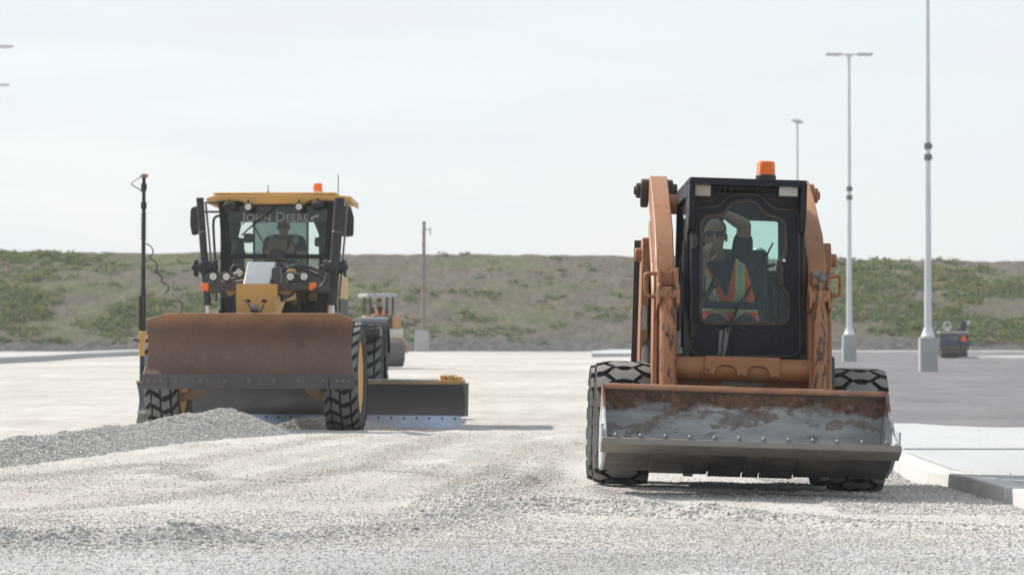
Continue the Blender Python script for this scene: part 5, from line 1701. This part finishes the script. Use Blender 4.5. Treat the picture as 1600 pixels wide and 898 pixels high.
# lettering on the dark band of the windscreen
def lettering(txt, size, loc, mat, parent, name):
    cu = bpy.data.curves.new(name, 'FONT')
    cu.body = txt; cu.size = size; cu.align_x = 'CENTER'; cu.align_y = 'CENTER'
    cu.small_caps_scale = .78; cu.extrude = .001; cu.offset = .0015; cu.space_character = 1.04
    for i, ch in enumerate(txt):
        if ch.islower(): cu.body_format[i].use_small_caps = True
    tmp = bpy.data.objects.new(name, cu); COL.objects.link(tmp)
    dg = bpy.context.evaluated_depsgraph_get(); dg.update()
    me = bpy.data.meshes.new_from_object(tmp.evaluated_get(dg))
    bpy.data.objects.remove(tmp, do_unlink=True)
    me.materials.clear(); me.materials.append(mat)
    o = bpy.data.objects.new(name, me); COL.objects.link(o); o.parent = parent
    o.rotation_euler = (R(90), 0, 0); o.location = loc
    return o
M_LETTER = paint("pale_vinyl_letters", (.33, .37, .37), .6, dirt_amt=.1)
c = P(430.5, 339.5, y=YF + .02)
tx = lettering("John Deere", .128, (c.x, YF + .015, c.z), M_LETTER, gr, "windscreen_lettering")
w_now = max(v.co.x for v in tx.data.vertices) - min(v.co.x for v in tx.data.vertices)
want = P(483, 339, y=YF).x - P(378.5, 339, y=YF).x
tx.scale = (want / w_now,) * 3
b = MB(); b.prism(pzz([(484, 343), (487, 338), (493, 336), (498, 334.5), (499, 336), (495, 340), (491, 340.5), (489, 344)], YF), 'y', YF + .012, YF + .015); b.build("leaping_emblem", M_LETTER, gr)
b = MB(); b.tube([P(431, 322, y=YF - .03), P(403, 346, y=YF - .04), P(390, 357, y=YF - .04)], [.012, .009, .007], 7); b.tube([P(405, 342, y=YF - .03), P(377, 368, y=YF - .02)], .010, 6)
b.tube([P(396, 352, y=YF + .2), P(413, 382, y=YF + .2)], .010, 6); b.build("wiper", M_BLACK, gr)
# roof with lights, beacon, aerials
b = MB()
ol = pzz([(322, 309), (334, 305.5), (362, 304.5), (395, 304.5), (440, 303.5), (480, 304.5), (530, 305), (549, 307), (549.5, 317.5), (541, 313), (485, 313), (473, 318.5), (388, 318.5), (371, 313), (342, 313), (331, 319.5), (323, 318)], 3.72)
b.prism(ol, 'y', 3.72, 5.75)
b.build("roof", M_YEL, gr, bevel=.015)
b = MB(); b.prism(pzz([(334, 305), (530, 305), (526, 302), (338, 302)], 4.2), 'y', 3.95, 5.6); b.build("roof_top", M_YEL, gr, bevel=.01)
for u in (387.5, 467):
    round_light(u, 323, 3.62, .056)
round_light(364, 321, 3.68, .05, R(112)); round_light(491, 320, 3.68, .05, R(-112))
c = P(496.5, 302, y=4.9)
b = MB(); b.cyl(c, c + Vector((0, 0, .025)), .068, n=18); bc = b.build("beacon", M_GALV, gr)
b = MB(); b.cyl(c + Vector((0, 0, .025)), c + Vector((0, 0, .125)), .060, .055, n=18); b.build("beacon_lens", M_AMBER, bc, bevel=.006)
b = MB(); q = P(528.5, 306, y=4.9); b.tube([q, q + Vector((0, 0, .27))], .006, 5); b.build("aerial", M_BLACK, gr); b = MB(); q = P(419, 304, y=4.6); b.tube([q, q + Vector((0, 0, .12))], .005, 5); b.cyl(q, q + Vector((0, 0, .04)), .014, n=8); b.build("aerial", M_BLACK, gr)
# mirrors on tube arms, grab rail
for pts, arm in (([(298, 325), (309, 321), (310.5, 366), (300, 368), (297, 350)], [(310, 330), (322, 331), (342, 331)]), ([(533, 321), (548, 322), (553, 340), (552, 369), (534, 370)], [(534, 330), (528, 318), (516, 314)])):
    b = MB(); b.prism(rpoly(pzz(pts, 3.4), .03), 'y', 3.38, 3.47); mi = b.build("mirror", M_BLACK, gr, bevel=.012)
    b = MB(); b.tube(smooth_path([P(u, v, y=3.5) for u, v in arm]), .014, 8); b.build("mirror_arm", M_BLACK, gr)
b = MB(); b.tube([P(320, 317, y=3.5), P(345, 316, y=3.7)], .012, 7)
b.tube(smooth_path([P(u, v, y=3.75) for u, v in ((346, 337), (336, 338), (333, 346), (334, 370), (336, 400), (338, 470))]), .016, 8); b.build("grab_rail", M_BLACK, gr)
# inside
b = MB()
b.prism(pzz([(412, 409), (424, 391), (440, 391), (450, 409)], YF), 'y', YF - .12, YF + .25); b.build("console_cowl", M_DARKM, gr, bevel=.02)
b = MB(); b.span((P(424, 400, y=5.0).x - .02, 5.02, 1.35), (P(470, 400, y=5.0).x, 5.2, P(440, 366, y=5.0).z)); b.span((P(424, 400, y=5.0).x, 4.6, 1.35), (P(468, 400, y=5.0).x, 5.1, 1.6)); b.build("seat", M_SEAT, gr, bevel=.04)
b = MB(); c = P(434, 385, y=4.35); b.prism(rpoly(pzz([(418, 373), (448, 372), (449, 394), (419, 395)], 4.35), .04), 'y', 4.33, 4.40); b.build("control_display", paint("ochre_housing", (.20, .15, .05), .6, dirt=(.05, .05, .03), dirt_amt=.7, dscale=12), gr, bevel=.008)
b = MB(); b.tube([(c.x + .02 + .20 * math.cos(a), 4.42 + .05 * math.sin(a), c.z - .06 + .18 * math.sin(a)) for a in np.linspace(0, 6.283, 25)], .016, 7); b.build("steering_wheel", M_BLACK, gr)
for u, v in ((388, 372), (499, 378), (352, 392)):
    b = MB(); b.box(P(u, v, y=4.4), (.12, .05, .12)); b.build("speaker", M_BLACK, gr, bevel=.03)
b = MB(); b.cyl(P(366, 398, y=4.5), P(372, 376, y=4.5), .05, n=10); b.prism(pzz([(358, 398), (384, 398), (378, 374), (366, 380)], 4.6), 'y', 4.58, 4.64); b.build("control_panel", M_BLACK, gr)
# hood, rear platform, fenders
b = MB(); b.prism(rpoly([(-.62, .75), (.62, .75), (.62, 1.93), (-.62, 1.93)], .06), 'y', 5.7, 8.6); b.build("engine_hood", M_YEL, gr, bevel=.02)
for s in (-1, 1):
    b = MB(); b.span((s * .625, 6.0, 1.0), (s * .64, 8.3, 1.6)); b.build("hood_grille", M_BLACK, gr)
for s in (-1, 1):
    b = MB(); b.span((s * .64, 5.0, 1.10), (s * 1.2, 5.75, 1.20)); b.build("step_platform", M_DARKM, gr, bevel=.02)
    b = MB()
    arcp = [(7.5 + .72 * math.cos(a), .64 + .72 * math.sin(a)) for a in np.linspace(R(20), R(200), 18)]
    arcq = [(7.5 + .69 * math.cos(a), .64 + .69 * math.sin(a)) for a in np.linspace(R(200), R(20), 18)]
    b.prism(arcp + arcq, 'x', s * .80, s * 1.22); b.build("fender", M_GLOSSB, gr)
# circle and drawbar above the moldboard
b = MB(); b.lathe([(.66, .80), (.78, .80), (.78, .66), (.66, .66)], (.1, 2.6, 0), 'z', 48); b.span((-.12, .4, .72), (.12, 3.2, .86)); b.build("circle", M_DARKM, gr)
# moldboard set across under the frame
A, B = Vector((-1.72, 3.35, 0)), Vector((2.285, 1.75, 0))
L = (B - A).length; ang = math.atan2(B.y - A.y, B.x - A.x)
MM = Matrix.Translation(A) @ Matrix.Rotation(ang, 4, 'Z')
def put(o): o.matrix_local = MM; return o
prof = [(.00, .545), (.05, .46), (.085, .36), (.085, .27), (.055, .19), (.015, .15)]
pb = [(y + .025, z) for y, z in reversed(prof)]
b = MB(); b.prism(prof + pb, 'x', 0, L)
mold = put(b.build("moldboard", M_MOLD, gr, bevel=.004))
b = MB(); b.prism([(.003, .158), (.015, .158), (-.055, .012), (-.07, .012)], 'x', .62, L - .01)
b.build("blade_edge", M_BRIGHT, mold)
b = MB(); b.prism([(.003, .158), (.015, .158), (-.055, .012), (-.07, .012)], 'x', .02, .61); b.build("blade_edge", M_UNDER, mold)  # left end browner, the ground reflected in it put into the colour
for k_ in range(26):
    b = MB(); x = .12 + k_ * (L - .2) / 25; b.cyl((x, -.018, .128), (x, .0, .12), .014, n=8); b.build("edge_bolt", M_BLACK, mold)
b = MB(); b.prism([(-.02, .552), (.10, .552), (.10, .53), (-.02, .53)], 'x', 0, L); b.build("top_lip", paint("worn_tan_lip", (.33, .24, .13), .7), mold)
b = MB(); b.span((0.02, .08, .547), (L - .25, .30, .585)); b.span((0.02, .12, .45), (L - .25, .28, .547)); b.build("gravel_ledge", M_HEAP, mold, bevel=.02)  # added strip in gravel colour, for the gravel lying behind the blade
b = MB()
b.span((L - .31, .02, .545), (L - .03, .2, .59)); b.span((L - .29, .02, .59), (L - .22, .2, .64)); b.span((L - .19, .02, .59), (L - .13, .2, .64)); b.span((L - .10, .02, .59), (L - .06, .2, .62)); b.span((L - .25, .04, .60), (L - .1, .16, .625))
b.build("end_clamp", M_YEL, mold, bevel=.012)
b = MB(); b.prism(prof + [(.17, .15), (.19, .5)], 'x', -.012, .0); b.prism([(y - .012, z) for y, z in prof] + [(.16, .15), (.18, .545)], 'x', L, L + .018); b.build("end_plate", M_UNDER, mold, bevel=.003)

# GPS mast standing on the end of the moldboard
mb_ = P(222.5, 600, y=3.35); mt_ = P(225, 276, y=3.35)
b = MB(); b.cyl(mb_, mb_ + (mt_ - mb_) * .46, .036, .034, n=14); b.cyl(mb_ + (mt_ - mb_) * .46, mt_, .027, .022, n=12); b.cyl(P(218.5, 520, y=3.32), P(218.5, 462, y=3.32), .016, n=8)
for f_ in (.86, .95):
    p_ = mb_ + (mt_ - mb_) * f_; b.cyl(p_ - Vector((0, 0, .04)), p_ + Vector((0, 0, .04)), .036, n=12)
mast = b.build("mast", M_BLACK, gr)
b = MB(); b.lathe([(-.02, .02), (0, .05), (.012, .055), (.03, .045), (.04, .001)], mt_, 'z', 20); b.build("gps_receiver", paint("receiver_brown", (.30, .20, .13), .5), mast)
a_, c_ = P(217.5, 556, y=3.25), P(229, 517, y=3.25)
b = MB(); b.span((a_.x, 3.22, a_.z), (c_.x, 3.42, c_.z)); b.span((c_.x - .03, 3.25, a_.z + .02), (c_.x + .01, 3.40, c_.z - .05)); b.build("mast_bracket", M_YEL, mast, bevel=.012)
b = MB(); b.cyl(P(218, 533, y=3.2), P(209, 530, y=3.2), .014, n=8); b.build("lever", M_BLACK, mast)
b = MB()
co = []
for i in range(150):
    f_ = i / 149; p_ = mb_ + (mt_ - mb_) * (.695 + f_ * .13); a = f_ * 2 * math.pi * 9
    rr = .030 + .008 * math.sin(i * 1.7)
    co.append(p_ + Vector((math.cos(a) * rr, math.sin(a) * rr, 0)))
b.tube(co, .005, 5); b.build("coiled_cable", M_BLACK, mast); b = MB()
b.tube(smooth_path([P(u, v, y=3.3) for u, v in ((222, 276), (212, 281), (205, 286), (208, 291), (216, 294), (222, 300))]), .007, 5); b.build("aerial_cable", M_BLACK, mast); b = MB()
b.tube(smooth_path([P(u, v, y=3.3) for u, v in ((228, 380), (238, 386), (240, 396), (232, 402), (238, 406), (247, 412), (243, 424), (248, 429), (254, 432), (252, 442), (262, 444), (264, 452), (258, 459))], 3), .008, 5); b.build("loose_cable", M_BLACK, mast); b = MB()
b.tube(smooth_path([P(u, v, y=3.1) for u, v in ((268, 472), (280, 468), (286, 476), (282, 490))], 3), .008, 5); b.build("loose_cable", M_BLACK, mast)

Tg = GR
pc = P(446, 418, y=4.95)
seated_worker("grader driver in an orange vest behind the windscreen under the pale lettering", GR,
    dict(hip=P(445, 418, y=4.95), neck=P(445, 372, y=4.90), head=P(443, 355, y=4.85), shl=P(422, 378, y=4.9), shr=P(468, 378, y=4.9), ell=P(415, 398, y=4.75), elr=P(474, 400, y=4.75),
         wrl=P(428, 392, y=4.5), wrr=P(455, 394, y=4.5), knl=(pc.x - .15, 4.5, pc.z), knr=(pc.x + .15, 4.5, pc.z), anl=(pc.x - .15, 4.35, pc.z - .42), anr=(pc.x + .15, 4.35, pc.z - .42)), .009)
